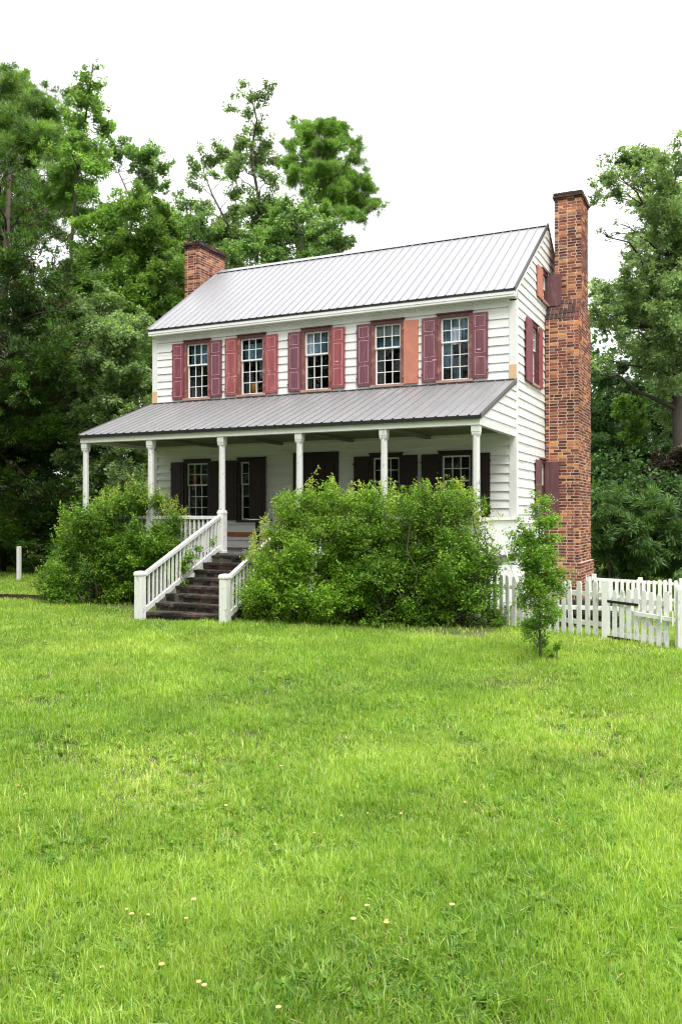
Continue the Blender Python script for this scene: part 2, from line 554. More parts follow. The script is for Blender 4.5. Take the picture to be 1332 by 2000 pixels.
def clapboard(mb, T, z0, z1, lim, holes=(), expo=0.204, lip=0.030, mat=None, rng=random):
    """overlapping boards; lim(z) -> (a0, a1); holes = (a0, a1, z0, z1)"""
    mat = mat or M['siding']
    z = z0
    while z < z1 - 0.02:
        zt = min(z + expo + rng.uniform(-0.012, 0.012), z1)
        if z1 - zt < 0.06:
            zt = z1
        cuts = sorted({z, zt} | {c for h in holes for c in (h[2], h[3]) if z + 0.004 < c < zt - 0.004})
        wob = rng.uniform(-0.004, 0.004)
        seams = [rng.uniform(-12, 8) for _ in range(2)]
        for k in range(len(cuts) - 1):
            c0, c1 = cuts[k], cuts[k + 1]
            zm = (c0 + c1) / 2
            l0, l1 = lim(c0), lim(c1)
            segs = [(l0[0], l0[1], l1[0], l1[1])]
            for h in holes:
                if h[2] < zm < h[3]:
                    ns = []
                    for s in segs:
                        if h[1] <= s[0] or h[0] >= s[1]:
                            ns.append(s)
                            continue
                        if h[0] > s[0]:
                            ns.append((s[0], h[0], s[2], h[0]))
                        if h[1] < s[1]:
                            ns.append((h[1], s[1], h[1], s[3]))
                    segs = ns
            for sm in seams:
                ns = []
                for s in segs:
                    if s[0] + 0.5 < sm < s[1] - 0.5 and s[2] + 0.5 < sm < s[3] - 0.5:
                        ns += [(s[0], sm - 0.0015, s[2], sm - 0.0015), (sm + 0.0015, s[1], sm + 0.0015, s[3])]
                    else:
                        ns.append(s)
                segs = ns
            for a0, a1, b0, b1 in segs:
                if a1 - a0 < 0.01 and b1 - b0 < 0.01:
                    continue
                jit = rng.uniform(-0.002, 0.002)
                tz = zt - z

                def off(q, e=0.0):
                    return lip + jit - (lip - 0.006) * (q - z) / tz
                w0 = wob if k == 0 else 0
                top = c1 + (0.022 if k == len(cuts) - 2 and zt < z1 else 0)
                # front face and lower lip, dipping slightly where boards have sagged
                mb.face([T(a0, off(c0), c0 + w0), T(a1, off(c0), c0 - w0), T(b1, off(top), top), T(b0, off(top), top)], mat)
                if k == 0:
                    mb.face([T(a0, 0.0, c0 + w0), T(a1, 0.0, c0 - w0), T(a1, off(c0), c0 - w0), T(a0, off(c0), c0 + w0)], mat)
                for e, e2 in ((a0, b0), (a1, b1)):
                    mb.face([T(e, 0, c0), T(e, off(c0), c0), T(e2, off(top), top), T(e2, 0, top)], mat)
        z = zt


UPZ0, UPZ1 = 3.97, 5.425        # sash opening, upper storey
UPC = (-8.56, -6.87, -4.985, -3.08, -1.405)
SW = 0.68                       # sash width
LOZ0, LOZ1 = 0.72, 2.225
LOC = (-8.56, -6.87, -3.115, -1.372)
front_holes = [(c - SW / 2 - .03, c + SW / 2 + .03, UPZ0 - .03, UPZ1 + .03) for c in UPC]
low_holes = [(c - SW / 2 - .03, c + SW / 2 + .03, LOZ0 - .03, LOZ1 + .03) for c in LOC] + [(-5.58, -4.43, 0.0, 2.34)]
mb = MB()
clapboard(mb, TF, 3.90, 5.535, lambda z: (-L + .13, -.13), front_holes)
clapboard(mb, TF, 0.0, 3.90, lambda z: (-L + .13, -.13), low_holes, lip=.042)
mb.build('front_wall', house)
GAB = [(2.575, 3.17, 6.25, 6.98), (1.40, 2.07, 4.0, 5.42), (2.40, 2.96, 0.75, 2.17)]   # right gable openings


def gl(z):
    if z <= ZE:
        return (0.0, YB)
    k = (z - ZE) / (ZR - ZE)
    return (-OE + k * (YR + OE) + .06, YB + OE - k * (YB + OE - YR) - .06)


def glc(z):
    a = gl(z)
    return (max(a[0], .13), min(a[1], YB - .13))


mb = MB()
clapboard(mb, TR, -.95, 8.30, glc, GAB)
mb.build('gable_wall', house)
mb = MB()
clapboard(mb, TL, -.95, 8.30, glc, [])
mb.build('gable_wall', house)
mb = MB()
clapboard(mb, TB, -.95, 5.7, lambda z: (-L + .13, -.13), [])
mb.build('rear_wall', house)
# corner boards, frieze, water table
for x in (-L, 0):
    for y in (0, YB):
        mb = MB()
        sx = -1 if x == 0 else 1
        sy = 1 if y == 0 else -1
        zb = -1.0
        mb.box(*sorted((x + sx * .13, x - sx * .036)), *sorted((y - sy * .036, y)), zb, 5.66, M['white'])
        mb.box(*sorted((x, x - sx * .0361)), *sorted((y + sy * .0005, y + sy * .13)), zb, 5.66, M['white'])
        if y == 0:
            mb.box(*sorted((x + sx * .132, x - sx * .039)), *sorted((y - sy * .041, y - sy * .037)), 3.80, 4.225, M['tan_wood'])
        mb.build('corner_board', house, bevel=.003)
mb = MB()
mb.box(-L + .13, -.13, -.034, -.002, 5.537, 5.70, M['white'])
mb.box(-L - .03, .03, -.052, 0, 5.70, 5.80, M['white'])
mb.build('frieze_board', house, bevel=.003)
mb = MB()
x = -L + .16
while x < -.16:
    mb.box(x, x + .036, -.066, -.0345, 5.652, 5.700, M['white'])
    mb.box(x + .036, x + .070, -.066, -.0345, 5.688, 5.700, M['white'])
    x += .070
dm = mb.build('dentil_moulding', house)
bm = bmesh.new()
bm.from_mesh(dm.data)
bmesh.ops.remove_doubles(bm, verts=bm.verts, dist=1e-5)
bm.to_mesh(dm.data)
bm.free()
mb = MB()
mb.box(-L - .03, .03, -OE + .04, .02, 5.716, 5.735, M['white'])      # soffit
mb.box(-L - .034, .034, -OE + .006, -OE + .04, 5.712, 5.86, M['white'])         # fascia
mb.box(-L - .0345, .0345, -OE - .004, -OE + .006, 5.76, 5.845, M['white'])        # crown
mb.box(-.03, .033, -OE + .041, .0, 5.737, 5.84, M['white'])                           # return
mb.box(-L - .033, -L + .03, -OE + .041, .0, 5.737, 5.84, M['white'])
mb.build('cornice', house, bevel=.004)
# brick piers / foundation and inner lining
mb = MB()
mb.box(-L + .05, -.05, .05, YB - .05, -1.9, -.95, M['mortar_dark'])
mb.build('foundation', house)
mb = MB()
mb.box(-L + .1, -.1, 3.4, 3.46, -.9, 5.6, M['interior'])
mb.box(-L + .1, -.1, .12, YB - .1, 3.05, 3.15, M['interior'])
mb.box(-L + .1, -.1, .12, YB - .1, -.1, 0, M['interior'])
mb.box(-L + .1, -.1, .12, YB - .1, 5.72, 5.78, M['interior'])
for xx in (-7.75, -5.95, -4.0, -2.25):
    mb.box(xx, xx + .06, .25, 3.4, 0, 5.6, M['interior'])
mb.build('interior_wall', house)


# ------------------------------------------------------------------ roofs
def metal_roof(name, x0, x1, pa, pb, mat, rib_mat=None):
    """ribbed metal slope from lower edge pa=(y,z) to upper edge pb=(y,z)"""
    mb = MB()
    d = np.array([pb[0] - pa[0], pb[1] - pa[1]])
    n = np.array([-d[1], d[0]])
    n = n / np.linalg.norm(n)
    if n[1] < 0:
        n = -n
    P = lambda x, s, h: (x, pa[0] + d[0] * s + n[0] * h, pa[1] + d[1] * s + n[1] * h)
    step = .2286
    k = int(round((x1 - x0) / step))
    xs = np.linspace(x0, x1, k + 1)
    for i in range(k):         # pans, three sheets of four pans share a piece
        h = random.uniform(0, .0015)
        mb.hexa([P(xs[i], 0, -.02), P(xs[i + 1], 0, -.02), P(xs[i + 1], 1, -.02), P(xs[i], 1, -.02),
                 P(xs[i], 0, h), P(xs[i + 1], 0, h), P(xs[i + 1], 1, h), P(xs[i], 1, h)], mat)
    for x in xs:
        mb.hexa([P(x - .017, -.002, -.001), P(x + .017, -.002, -.001), P(x + .017, 1, -.001), P(x - .017, 1, -.001),
                 P(x - .008, -.002, .020), P(x + .008, -.002, .020), P(x + .008, 1, .020), P(x - .008, 1, .020)], rib_mat or mat)
    return mb.build(name, house), P, xs


XO = 0.035
rf, P, xs = metal_roof('roof', -L - XO, XO, (-OE, ZE), (YR, ZR), M['roof'], M['roof_rib'])
mb = MB()
mb.box(-L - XO, XO, -OE - .014, -OE + .003, ZE - .055, ZE - .006, M['black_trim'])
for x in xs:
    mb.box(x - .018, x + .018, -OE - .010, -OE + .03, ZE - .008, ZE + .014, M['black_trim'])
mb.build('drip_edge', rf)
rb, P2, _ = metal_roof('roof', -L - XO, XO, (YB + OE, ZE), (YR, ZR), M['roof'])
mb = MB()
for s, Q in ((-1, P), (1, P2)):
    mb.hexa([Q(-L - XO, .955, .030), Q(XO, .955, .030), Q(XO, 1.0, .030), Q(-L - XO, 1.0, .030),
             Q(-L - XO, .955, .034), Q(XO, .955, .034), Q(XO, 1.004, .034), Q(-L - XO, 1.004, .034)], M['roof'])
mb.build('ridge_cap', rf)
mb = MB()
for i in range(len(xs) - 1):
    mb.hexa([P(xs[i] + .03, .958, .002), P(xs[i + 1] - .03, .958, .002), P(xs[i + 1] - .03, .985, .002), P(xs[i] + .03, .985, .002),
             P(xs[i] + .03, .958, .029), P(xs[i + 1] - .03, .958, .029), P(xs[i + 1] - .03, .985, .029), P(xs[i] + .03, .985, .029)], M['black_trim'])
mb.build('ridge_closure', rf)


def rake(name, Q, xa, xb, mat, parent, lo=-.10, hi=.034, s0=-.004, s1=1.0):
    mb = MB()
    mb.hexa([Q(xa, s0, lo), Q(xb, s0, lo), Q(xb, s1, lo), Q(xa, s1, lo), Q(xa, s0, hi), Q(xb, s0, hi), Q(xb, s1, hi), Q(xa, s1, hi)], mat)
    return mb.build(name, parent)


rake('rake_trim', P, XO, XO + .014, M['dark_trim'], rf, -.075)
rake('rake_trim', P, -L - XO - .014, -L - XO, M['roof'], rf, -.075)
rake('rake_trim', P2, XO, XO + .014, M['dark_trim'], rb, -.075)
rake('rake_trim', P2, -L - XO - .014, -L - XO, M['roof'], rb, -.075)
rake('rake_board', P, .006, XO - .001, M['white'], house, -.16, -.021, .0)
rake('rake_board', P2, .006, XO - .001, M['white'], house, -.16, -.021, .0)

pr, PP, pxs = metal_roof('porch_roof', -L - XO, XO, (-PD, ZP), (-.036, ZT), M['porch_roof'], M['porch_rib'])
mb = MB()
mb.box(-L - XO, XO, -PD - .016, -PD + .010, ZP - .074, ZP - .004, M['black_trim'])
for x in pxs:
    mb.box(x - .018, x + .018, -PD - .012, -PD + .03, ZP - .004, ZP + .016, M['black_trim'])
mb.build('drip_edge', pr)
mb = MB()
mb.hexa([PP(-L + .01, .985, .004), PP(-.01, .985, .004), PP(-.01, 1.0, .004), PP(-L + .01, 1.0, .004),
         PP(-L + .01, .985, .032), PP(-.01, .985, .032), PP(-.01, 1.0, .032), PP(-L + .01, 1.0, .032)], M['dark_trim'])
mb.build('wall_flashing', pr)
rake('rake_trim', PP, XO, XO + .014, M['dark_trim'], pr, -.075)
rake('rake_trim', PP, -L - XO - .014, -L - XO, M['dark_trim'], pr, -.06)

# ------------------------------------------------------------------ porch
mb = MB()
mb.box(-L - .02, .02, -PD + .03, -PD + .19, ZBM, ZP - .042, M['white'])
mb.box(-L - .022, .022, -PD + .012, -PD + .03, ZBM + .12, ZP - .041, M['white'])
mb.build('porch_beam', house, bevel=.004)
for x in (0.0, -L):
    mb = MB()
    s = 1 if x == 0 else -1
    mb.box(*sorted((x + s * .012, x - s * .10)), -PD + .19, -.037, ZBM, 2.80, M['white'])
    mb.build('porch_beam', house, bevel=.004)
slope = (ZT - ZP) / (PD - .036)


def pend(z):
    return (-PD + max(0.0, (z + .06 - ZP)) / slope + .05, -.037)


for T, nm in ((lambda a, o, z: (.0 + o, a, z), 'porch_gable'), (lambda a, o, z: (-L - o, a, z), 'porch_gable')):
    mb = MB()
    clapboard(mb, T, 2.80, 3.80, pend, [], expo=.205)
    mb.build(nm, house)
mb = MB()
k = 14
ys = np.linspace(-PD + .19, -.04, k + 1)
for i in range(k):
    z = 2.70
    mb.hexa([(-L + .1, ys[i], z - .014), (-.1, ys[i], z - .014), (-.1, ys[i + 1] + .01, z), (-L + .1, ys[i + 1] + .01, z),
             (-L + .1, ys[i], z + .02), (-.1, ys[i], z + .02), (-.1, ys[i + 1] + .01, z + .02), (-L + .1, ys[i + 1] + .01, z + .02)], M['ceiling'])
for x in (-7.96, -5.98, -4.0, -2.03):
    mb.box(x - .05, x + .05, -PD + .19, -.04, 2.62, 2.684, M['ceiling'])
mb.build('porch_ceiling', house)
mb = MB()
nb = 70
for i in range(nb):
    x0 = -L + i * L / nb
    mb.box(x0 + .002, x0 + L / nb - .002, -PD - .02, -.002, -.035 + random.uniform(-.002, .002), random.uniform(-.002, .002), M['porch_grey'])
mb.box(-L, 0, -PD + .02, -PD + .06, -.22, -.036, M['white'])
mb.box(-.06, -.02, -PD + .06, -.04, -.22, -.036, M['porch_grey'])
mb.box(-7.9, -5.7, -.045, -.034, .28, .40, M['orange_wood'])
mb.build('porch_floor', house)
mb = MB()
x = -L
while x < -.02:
    if not -6.0 < x < -4.15:
        mb.box(x, x + .14, -PD + .065, -PD + .085, G0 - .1, -.10, M['white'])
    elif len(mb.v):
        mb.build('porch_skirt', house)
        mb = MB()
    x += .146
mb.build('porch_skirt', house)
mb = MB()
y = -PD + .1
while y < -.05:
    mb.box(-.02, .0, y, y + .14, G0 - .3, -.10, M['white'])
    y += .145
mb.box(.0, .025, -PD + .05, -.04, -.16, -.05, M['porch_grey'])
mb.build('porch_skirt', house)
PX = (-9.93, -7.955, -5.97, -3.995, -2.03, -.085)
for x in PX:
    mb = MB()
    yc = -PD + .13
    mb.lathe(x, yc, [(-.03, .086), (.05, .086), (.05, .079), (.86, .079), (.885, .086), (.905, .086), (.96, .070)], M['worn_white'])
    mb.lathe(x, yc, [(.93, .071), (2.42, .066)], M['worn_white'], n=8, rot=math.pi / 8)
    mb.lathe(x, yc, [(2.39, .060), (2.41, .069), (2.44, .076), (2.47, .078), (2.48, .083), (2.605, .084)], M['worn_white'])
    mb.build('porch_post', house, bevel=.004)


def railing(name, p, q, n, newel=None, lo=.09, hi=.82, mat=None):
    """p, q: floor level ends; handrail at +hi, lower rail at +lo"""
    mat = mat or M['worn_white']
    p, q = np.array(p, float), np.array(q, float)
    mb = MB()
    up = np.array([0, 0, 1.0])
    mb.bar(p + up * hi, q + up * hi, .085, .075, mat)
    r = mb.build(name, house, bevel=.006)
    mb = MB()
    mb.bar(p + up * lo, q + up * lo, .05, .10, mat)
    mb.build('lower_rail', r, bevel=.004)
    for i in range(n):
        t = (i + .5) / n
        b = p + (q - p) * t
        mb = MB()
        j = random.uniform(-.004, .004)
        mb.box(b[0] - .018 + j, b[0] + .018 + j, b[1] - .018, b[1] + .018, b[2] + lo + .03, b[2] + hi - .03, mat)
        mb.build('baluster', r)
    return r


yc = -PD + .13
for i, nbal in ((0, 15), (1, 15), (3, 15), (4, 15)):
    railing('porch_railing', (PX[i] + .08, yc, -.03), (PX[i + 1] - .08, yc, -.03), nbal)
# closed wainscot end of the porch
mb = MB()
mb.box(-.05, -.01, -PD + .22, -.04, -.03, .74, M['white'])
mb.box(-.07, .03, -PD + .22, -.038, .74, .80, M['worn_white'])
mb.build('porch_end_panel', house, bevel=.003)

# brick steps
mb = MB()
NS = 8
SX0, SX1 = -6.0, -4.02
RUN = (5.50 - 2.90) / NS
for i in range(NS):
    zt = G0 + (i + 1) * (-.03 - G0) / NS
    yf = -5.50 + i * RUN
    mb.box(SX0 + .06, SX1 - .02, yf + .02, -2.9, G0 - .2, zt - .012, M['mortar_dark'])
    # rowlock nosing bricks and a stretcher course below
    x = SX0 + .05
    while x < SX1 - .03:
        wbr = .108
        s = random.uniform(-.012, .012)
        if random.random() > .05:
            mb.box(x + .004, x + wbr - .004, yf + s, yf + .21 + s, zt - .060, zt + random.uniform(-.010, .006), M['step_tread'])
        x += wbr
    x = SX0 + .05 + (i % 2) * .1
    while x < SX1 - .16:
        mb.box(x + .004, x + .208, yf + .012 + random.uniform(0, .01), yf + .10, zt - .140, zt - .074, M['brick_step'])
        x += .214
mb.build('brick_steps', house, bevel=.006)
# stair railings (newel at the foot, house post at the head)
for x, nb_ in ((-5.985, 21), (-4.04, 21)):
    yn = -5.60 if x < -5 else -5.58
    p = np.array([x, yn + .08, G0 + .04])
    q = np.array([x, yc - .07, 0.02])
    r = railing('stair_railing', p, q, nb_, lo=.10, hi=.80)
    mb = MB()
    mb.lathe(x, yn, [(G0 - .08, .082), (-.40, .080), (-.335, .080), (-.325, .092), (-.30, .094), (-.265, .088), (-.245, .07), (-.238, .03)], M['worn_white'])
    mb.build('newel_post', r, bevel=.006)


# ------------------------------------------------------------------ windows, shutters, door
def shutter(T, a0, a1, o, z0, z1, mat, lines, detail=True, latch=None, tilt=0.0, flip=False, rot=None):
    """hinged shutter lying flat on the wall (T frame), with three fielded panels"""
    mb = MB()
    TT = T if rot is None else rot
    mb.tbox(TT, a0, a1, o, o + .032, z0, z1, mat)
    s = mb
    w_, h_ = a1 - a0, z1 - z0
    obj_s = None
    panels = ((.045, .325), (.385, .735), (.785, .955)) if not flip else ((.045, .47), (.53, .955))
    o2 = o + .032
    if lines is not None:
        lw = .011
        for f0, f1 in panels:
            zz0, zz1 = z0 + h_ * f0, z0 + h_ * f1
            b0, b1 = a0 + w_ * .17, a1 - w_ * .17
            mb.tbox(TT, b0 + .02, b1 - .02, o2 - .001, o2 + .006, zz0 + .02, zz1 - .02, mat)
            mb.tbox(TT, b0, b1, o2 - .001, o2 + .004, zz0, zz0 + lw, lines)
            mb.tbox(TT, b0, b1, o2 - .001, o2 + .004, zz1 - lw, zz1, lines)
            mb.tbox(TT, b0, b0 + lw, o2 - .001, o2 + .0035, zz0 + lw, zz1 - lw, lines)
            mb.tbox(TT, b1 - lw, b1, o2 - .001, o2 + .0035, zz0 + lw, zz1 - lw, lines)
    sh = s.build('shutter', house, bevel=.002)
    if latch is not None:
        mb = MB()
        la, lz, lm = latch
        mb.tbox(TT, la - .045, la + .045, o2, o2 + .012, lz - .014, lz + .014, lm)
        mb.build('latch', sh)
    mb = MB()
    for f in (.12, .88):
        for a in (a0, a1):
            mb.tbox(TT, a - .022, a + .022, o2 - .002, o2 + .010, z0 + h_ * f - .018, z0 + h_ * f + .018, mat)
    mb.build('hinge', sh)
    return sh


def window(T, c, z0, z1, wid=SW, rows=(2, 3), cols=3, casing=None, side=None, sill=None, curtains_reflections=(), sash_mat=None, cw=.082, parent=None):
    casing = casing or M['casing']
    side = side or M['casing_pale']
    a0, a1 = c - wid / 2, c + wid / 2
    mb = MB()
    mb.tbox(T, a0 - cw, a0, -.10, .045, z0, z1 + .03, side)
    mb.tbox(T, a1, a1 + cw, -.10, .045, z0, z1 + .03, side)
    mb.tbox(T, a0 - cw - .001, a1 + cw + .001, -.10, .047, z1 + .0, z1 + .085, casing)
    mb.tbox(T, a0 - cw - .02, a1 + cw + .02, -.02, .075, z1 + .085, z1 + .112, casing)
    wn = mb.build('window', house, bevel=.003)
    mb = MB()
    mb.tbox(T, a0 - cw - .015, a1 + cw + .015, -.10, .085, z0 - .062, z0 - .001, sill or M['sill'])
    mb.build('sill', wn, bevel=.004)
    zm = z0 + (z1 - z0) * rows[1] / (rows[0] + rows[1]) + .02
    sm = sash_mat or M['white']
    for (s0, s1, nr, oo) in ((zm - .018, z1, rows[0], -.012), (z0, zm + .018, rows[1], -.045)):
        mb = MB()
        st = .042
        mb.tbox(T, a0 + .001, a0 + st, oo - .03, oo, s0, s1, sm)
        mb.tbox(T, a1 - st, a1 - .001, oo - .03, oo, s0, s1, sm)
        mb.tbox(T, a0 + st, a1 - st, oo - .03, oo, s0, s0 + .036, sm)
        mb.tbox(T, a0 + st, a1 - st, oo - .03, oo, s1 - .036, s1, sm)
        for i in range(1, cols):
            a = a0 + st + (a1 - a0 - 2 * st) * i / cols
            mb.tbox(T, a - .009, a + .009, oo - .026, oo - .002, s0 + .036, s1 - .036, sm)
        for i in range(1, nr):
            z = s0 + .036 + (s1 - s0 - .072) * i / nr
            mb.tbox(T, a0 + st, a1 - st, oo - .025, oo - .003, z - .009, z + .009, sm)
        mb.build('sash', wn)
        mb = MB()
        for i in range(cols):
            for j in range(nr):
                b0 = a0 + st + (a1 - a0 - 2 * st) * i / cols
                b1 = a0 + st + (a1 - a0 - 2 * st) * (i + 1) / cols
                y0 = s0 + .036 + (s1 - s0 - .072) * j / nr
                y1 = s0 + .036 + (s1 - s0 - .072) * (j + 1) / nr
                t1, t2 = random.uniform(-.004, .004), random.uniform(-.004, .004)
                mb.face([T(b0, oo - .014 + t1, y0), T(b1, oo - .014 - t1, y0), T(b1, oo - .014 - t1 + t2, y1), T(b0, oo - .014 + t1 + t2, y1)], M['glass'])
        mb.build('pane', wn)
    for (b0, b1, q0, q1, mat, dep) in curtains_reflections:  # blue and white sheets paint the reflected sky; grey ones are curtains
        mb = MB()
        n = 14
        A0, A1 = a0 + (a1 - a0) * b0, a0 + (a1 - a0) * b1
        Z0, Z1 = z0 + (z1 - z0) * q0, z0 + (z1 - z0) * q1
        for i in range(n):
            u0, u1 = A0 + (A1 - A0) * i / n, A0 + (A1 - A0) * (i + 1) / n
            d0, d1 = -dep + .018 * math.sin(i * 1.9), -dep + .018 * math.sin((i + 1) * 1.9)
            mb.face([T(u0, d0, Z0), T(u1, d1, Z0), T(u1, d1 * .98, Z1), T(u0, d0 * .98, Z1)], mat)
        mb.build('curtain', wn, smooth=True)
    return wn


cb, cwh, cg = M['sky_glass_blue'], M['sky_glass_white'], M['curtain_grey']
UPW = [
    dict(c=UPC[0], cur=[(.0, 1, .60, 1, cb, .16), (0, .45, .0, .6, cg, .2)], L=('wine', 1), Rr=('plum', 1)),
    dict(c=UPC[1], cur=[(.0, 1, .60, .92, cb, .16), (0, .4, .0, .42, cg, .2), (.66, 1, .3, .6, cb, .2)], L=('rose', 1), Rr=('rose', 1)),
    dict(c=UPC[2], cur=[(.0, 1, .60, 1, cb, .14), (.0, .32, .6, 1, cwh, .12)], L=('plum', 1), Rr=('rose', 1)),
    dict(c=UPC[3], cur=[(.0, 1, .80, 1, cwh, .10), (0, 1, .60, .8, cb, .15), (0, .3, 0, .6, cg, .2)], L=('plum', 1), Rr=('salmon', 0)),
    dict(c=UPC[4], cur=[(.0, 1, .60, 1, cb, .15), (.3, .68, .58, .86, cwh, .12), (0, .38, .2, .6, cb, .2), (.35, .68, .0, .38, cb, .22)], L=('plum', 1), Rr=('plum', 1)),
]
SHW = .365
for i, W in enumerate(UPW):
    c = W['c']
    wn = window(TF, c, UPZ0, UPZ1, curtains_reflections=W['cur'])
    if i == 1:
        mb = MB()
        mb.tbox(TF, c - .10, c + .09, -.16, -.15, UPZ0 + .05, UPZ0 + .31, M['amber'])
        mb.build('cardboard', wn)
    fl, fr = c - SW / 2 - .082, c + SW / 2 + .082
    tz = random.uniform(-.012, .012)
    a = shutter(TF, fl - SHW - .004, fl - .004, .034, UPZ0 - .01 + tz, UPZ1 + .035 + tz, M[W['L'][0]], M['moulding_pink'],
                latch=(fl - .05, 4.46, M['moulding_pink']) if i in (1, 4) else None)
    b = shutter(TF, fr + .004, fr + SHW + .004, .034, UPZ0 - .005 - tz, UPZ1 + .035 - tz, M[W['Rr'][0]], M['moulding_pink'] if W['Rr'][1] else None,
                latch=(fr + .16, 4.62, M['moulding_pink']) if i in (2, 4) else None)
    if i == 3:
        b['label'] = 'sun-bleached salmon shutter with bare flat back'
    if i == 1:
        a['label'] = b['label'] = 'rose red shutter'
# porch windows
for i, c in enumerate(LOC):
    cur = [(0, .35, .0, .9, cg, .2)]
    wn = window(TF, c, LOZ0, LOZ1, rows=(2, 3), casing=M['porch_shutter'], side=M['porch_shutter'], sill=M['porch_shutter'], curtains_reflections=cur if i in (0, 3) else [])
    if i == 0:
        mb = MB()
        mb.tbox(TF, c - .27, c - .12, -.13, -.12, LOZ0 + .80, LOZ0 + 1.28, M['poster_red'])
        mb.build('card', wn)
    fl, fr = c - SW / 2 - .082, c + SW / 2 + .082
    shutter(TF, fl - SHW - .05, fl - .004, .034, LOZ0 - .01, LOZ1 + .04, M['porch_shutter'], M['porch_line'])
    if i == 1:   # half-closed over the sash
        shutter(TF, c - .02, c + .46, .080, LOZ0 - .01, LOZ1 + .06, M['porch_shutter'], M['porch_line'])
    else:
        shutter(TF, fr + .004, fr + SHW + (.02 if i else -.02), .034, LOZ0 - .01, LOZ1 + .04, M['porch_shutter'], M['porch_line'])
# double front door
mb = MB()
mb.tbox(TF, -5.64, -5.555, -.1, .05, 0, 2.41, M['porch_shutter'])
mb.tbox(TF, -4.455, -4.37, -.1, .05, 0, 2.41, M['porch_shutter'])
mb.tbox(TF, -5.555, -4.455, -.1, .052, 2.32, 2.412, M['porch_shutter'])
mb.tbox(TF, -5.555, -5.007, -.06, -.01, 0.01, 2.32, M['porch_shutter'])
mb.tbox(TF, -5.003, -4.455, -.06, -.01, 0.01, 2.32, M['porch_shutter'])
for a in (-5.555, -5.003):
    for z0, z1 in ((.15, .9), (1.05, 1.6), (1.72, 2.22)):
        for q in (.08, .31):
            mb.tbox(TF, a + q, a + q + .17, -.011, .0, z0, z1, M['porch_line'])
dr = mb.build('door', house, bevel=.003)
mb = MB()
mb.lathe(-5.05, .01 - .03, [(1.0, .012), (1.02, .026), (1.05, .026), (1.07, .012)], M['black_metal'], n=8)
mb.build('handle', dr)
# gable windows
w1 = window(TR, 2.87, 6.27, 6.96, wid=.56, rows=(1, 1), cols=2, cw=.05, casing=M['casing'], side=M['casing'])
shutter(TR, 2.0, 2.53, .045, 6.23, 7.00, M['salmon'], None)
s = shutter(TR, 0, .35, 0, 6.22, 7.03, M['plum_dark'], None, rot=lambda a, o, z: (.04 + a, 3.24 + o - .032, z), latch=(.27, 6.70, M['black_metal']))
s['label'] = 'dark plum attic shutter swung out against the chimney'
w2 = window(TR, 1.735, 4.02, 5.40, wid=.62, rows=(2, 3), cw=.055, casing=M['casing'], side=M['casing'], curtains_reflections=[(0, 1, 0, 1, M['curtain_grey'], .12)])
shutter(TR, .77, 1.36, .055, 3.98, 5.46, M['wine'], None)
shutter(TR, 2.11, 2.50, .05, 3.98, 5.46, M['rose'], None)
w3 = window(TR, 2.68, .77, 2.15, wid=.50, rows=(2, 3), cols=2, cw=.05, casing=M['casing'], side=M['casing'])
shutter(TR, 1.80, 2.37, .05, .75, 2.20, M['plum_dark'], None)
s = shutter(TR, 0, .34, 0, .72, 2.20, M['plum_dark'], M['plum_dark'], rot=lambda a, o, z: (.04 + a, 2.93 + o - .032, z), flip=True)
s['label'] = 'dusty plum shutter standing open against the chimney'


# ------------------------------------------------------------------ chimneys, laid brick by brick
def course_bricks(mb, x0, x1, y0, y1, z, h, odd, mat, faces='FRL', jit=.003, drop=0.0):
    """one course round a rectangular stack; joints are real gaps over a mortar core"""
    g = .019
    bl, bd = .212, .10

    def run(a0, a1, put, shift):
        a = a0
        first = True
        while a < a1 - .02:
            l = bl if not (first and shift) else .10
            first = False
            if random.random() < .12:
                l = .10
            e = min(a + l, a1)
            if a1 - e < .05:
                e = a1
            if random.random() > drop:
                put(a + g / 2 * (a > a0), e - g / 2 * (e < a1), random.uniform(-jit, jit))
            a = e
    zb, zt = z + g / 2, z + h - g / 2
    tz = lambda: random.uniform(-.002, .002)
    # front (y0) and back run through on odd courses, sides on even ones
    fx0, fx1 = (x0, x1) if odd else (x0 + bd + g, x1 - bd - g)
    sy0, sy1 = (y0 + bd + g, y1 - bd - g) if odd else (y0, y1)
    run(fx0, fx1, lambda a, b, j: mb.box(a, b, y0 + j, y0 + bd, zb + tz(), zt + tz(), mat), odd)
    run(fx0, fx1, lambda a, b, j: mb.box(a, b, y1 - bd, y1 - j, zb, zt, mat), odd)
    run(sy0, sy1, lambda a, b, j: mb.box(x1 - bd, x1 - j, a, b, zb + tz(), zt + tz(), mat), not odd)
    run(sy0, sy1, lambda a, b, j: mb.box(x0 + j, x0 + bd, a, b, zb, zt, mat), not odd)


def stack(mb, x0, x1, y0, y1, z0, z1, mat, mort, h=.0735, batter=0.0):
    n = int(round((z1 - z0) / h))
    h = (z1 - z0) / n
    for i in range(n):
        course_bricks(mb, x0, x1, y0, y1, z0 + i * h, h, i % 2 == 0, mat)
    c = .0055
    mb.box(x0 + c, x1 - c, y0 + c, y1 - c, z0, z1 - .002, mort)


mb = MB()
CX0, CX1 = .035, .857
BK, MO = M['brick'], M['mortar']
stack(mb, CX0, CX1 + .07, 2.90, 4.94, -1.85, -.36, BK, MO)
stack(mb, CX0 + .001, CX1, 2.96, 4.87, -.36, 5.82, BK, MO)
stack(mb, .19, CX1 - .002, 3.37, 4.42, 5.82, 8.98, BK, MO)
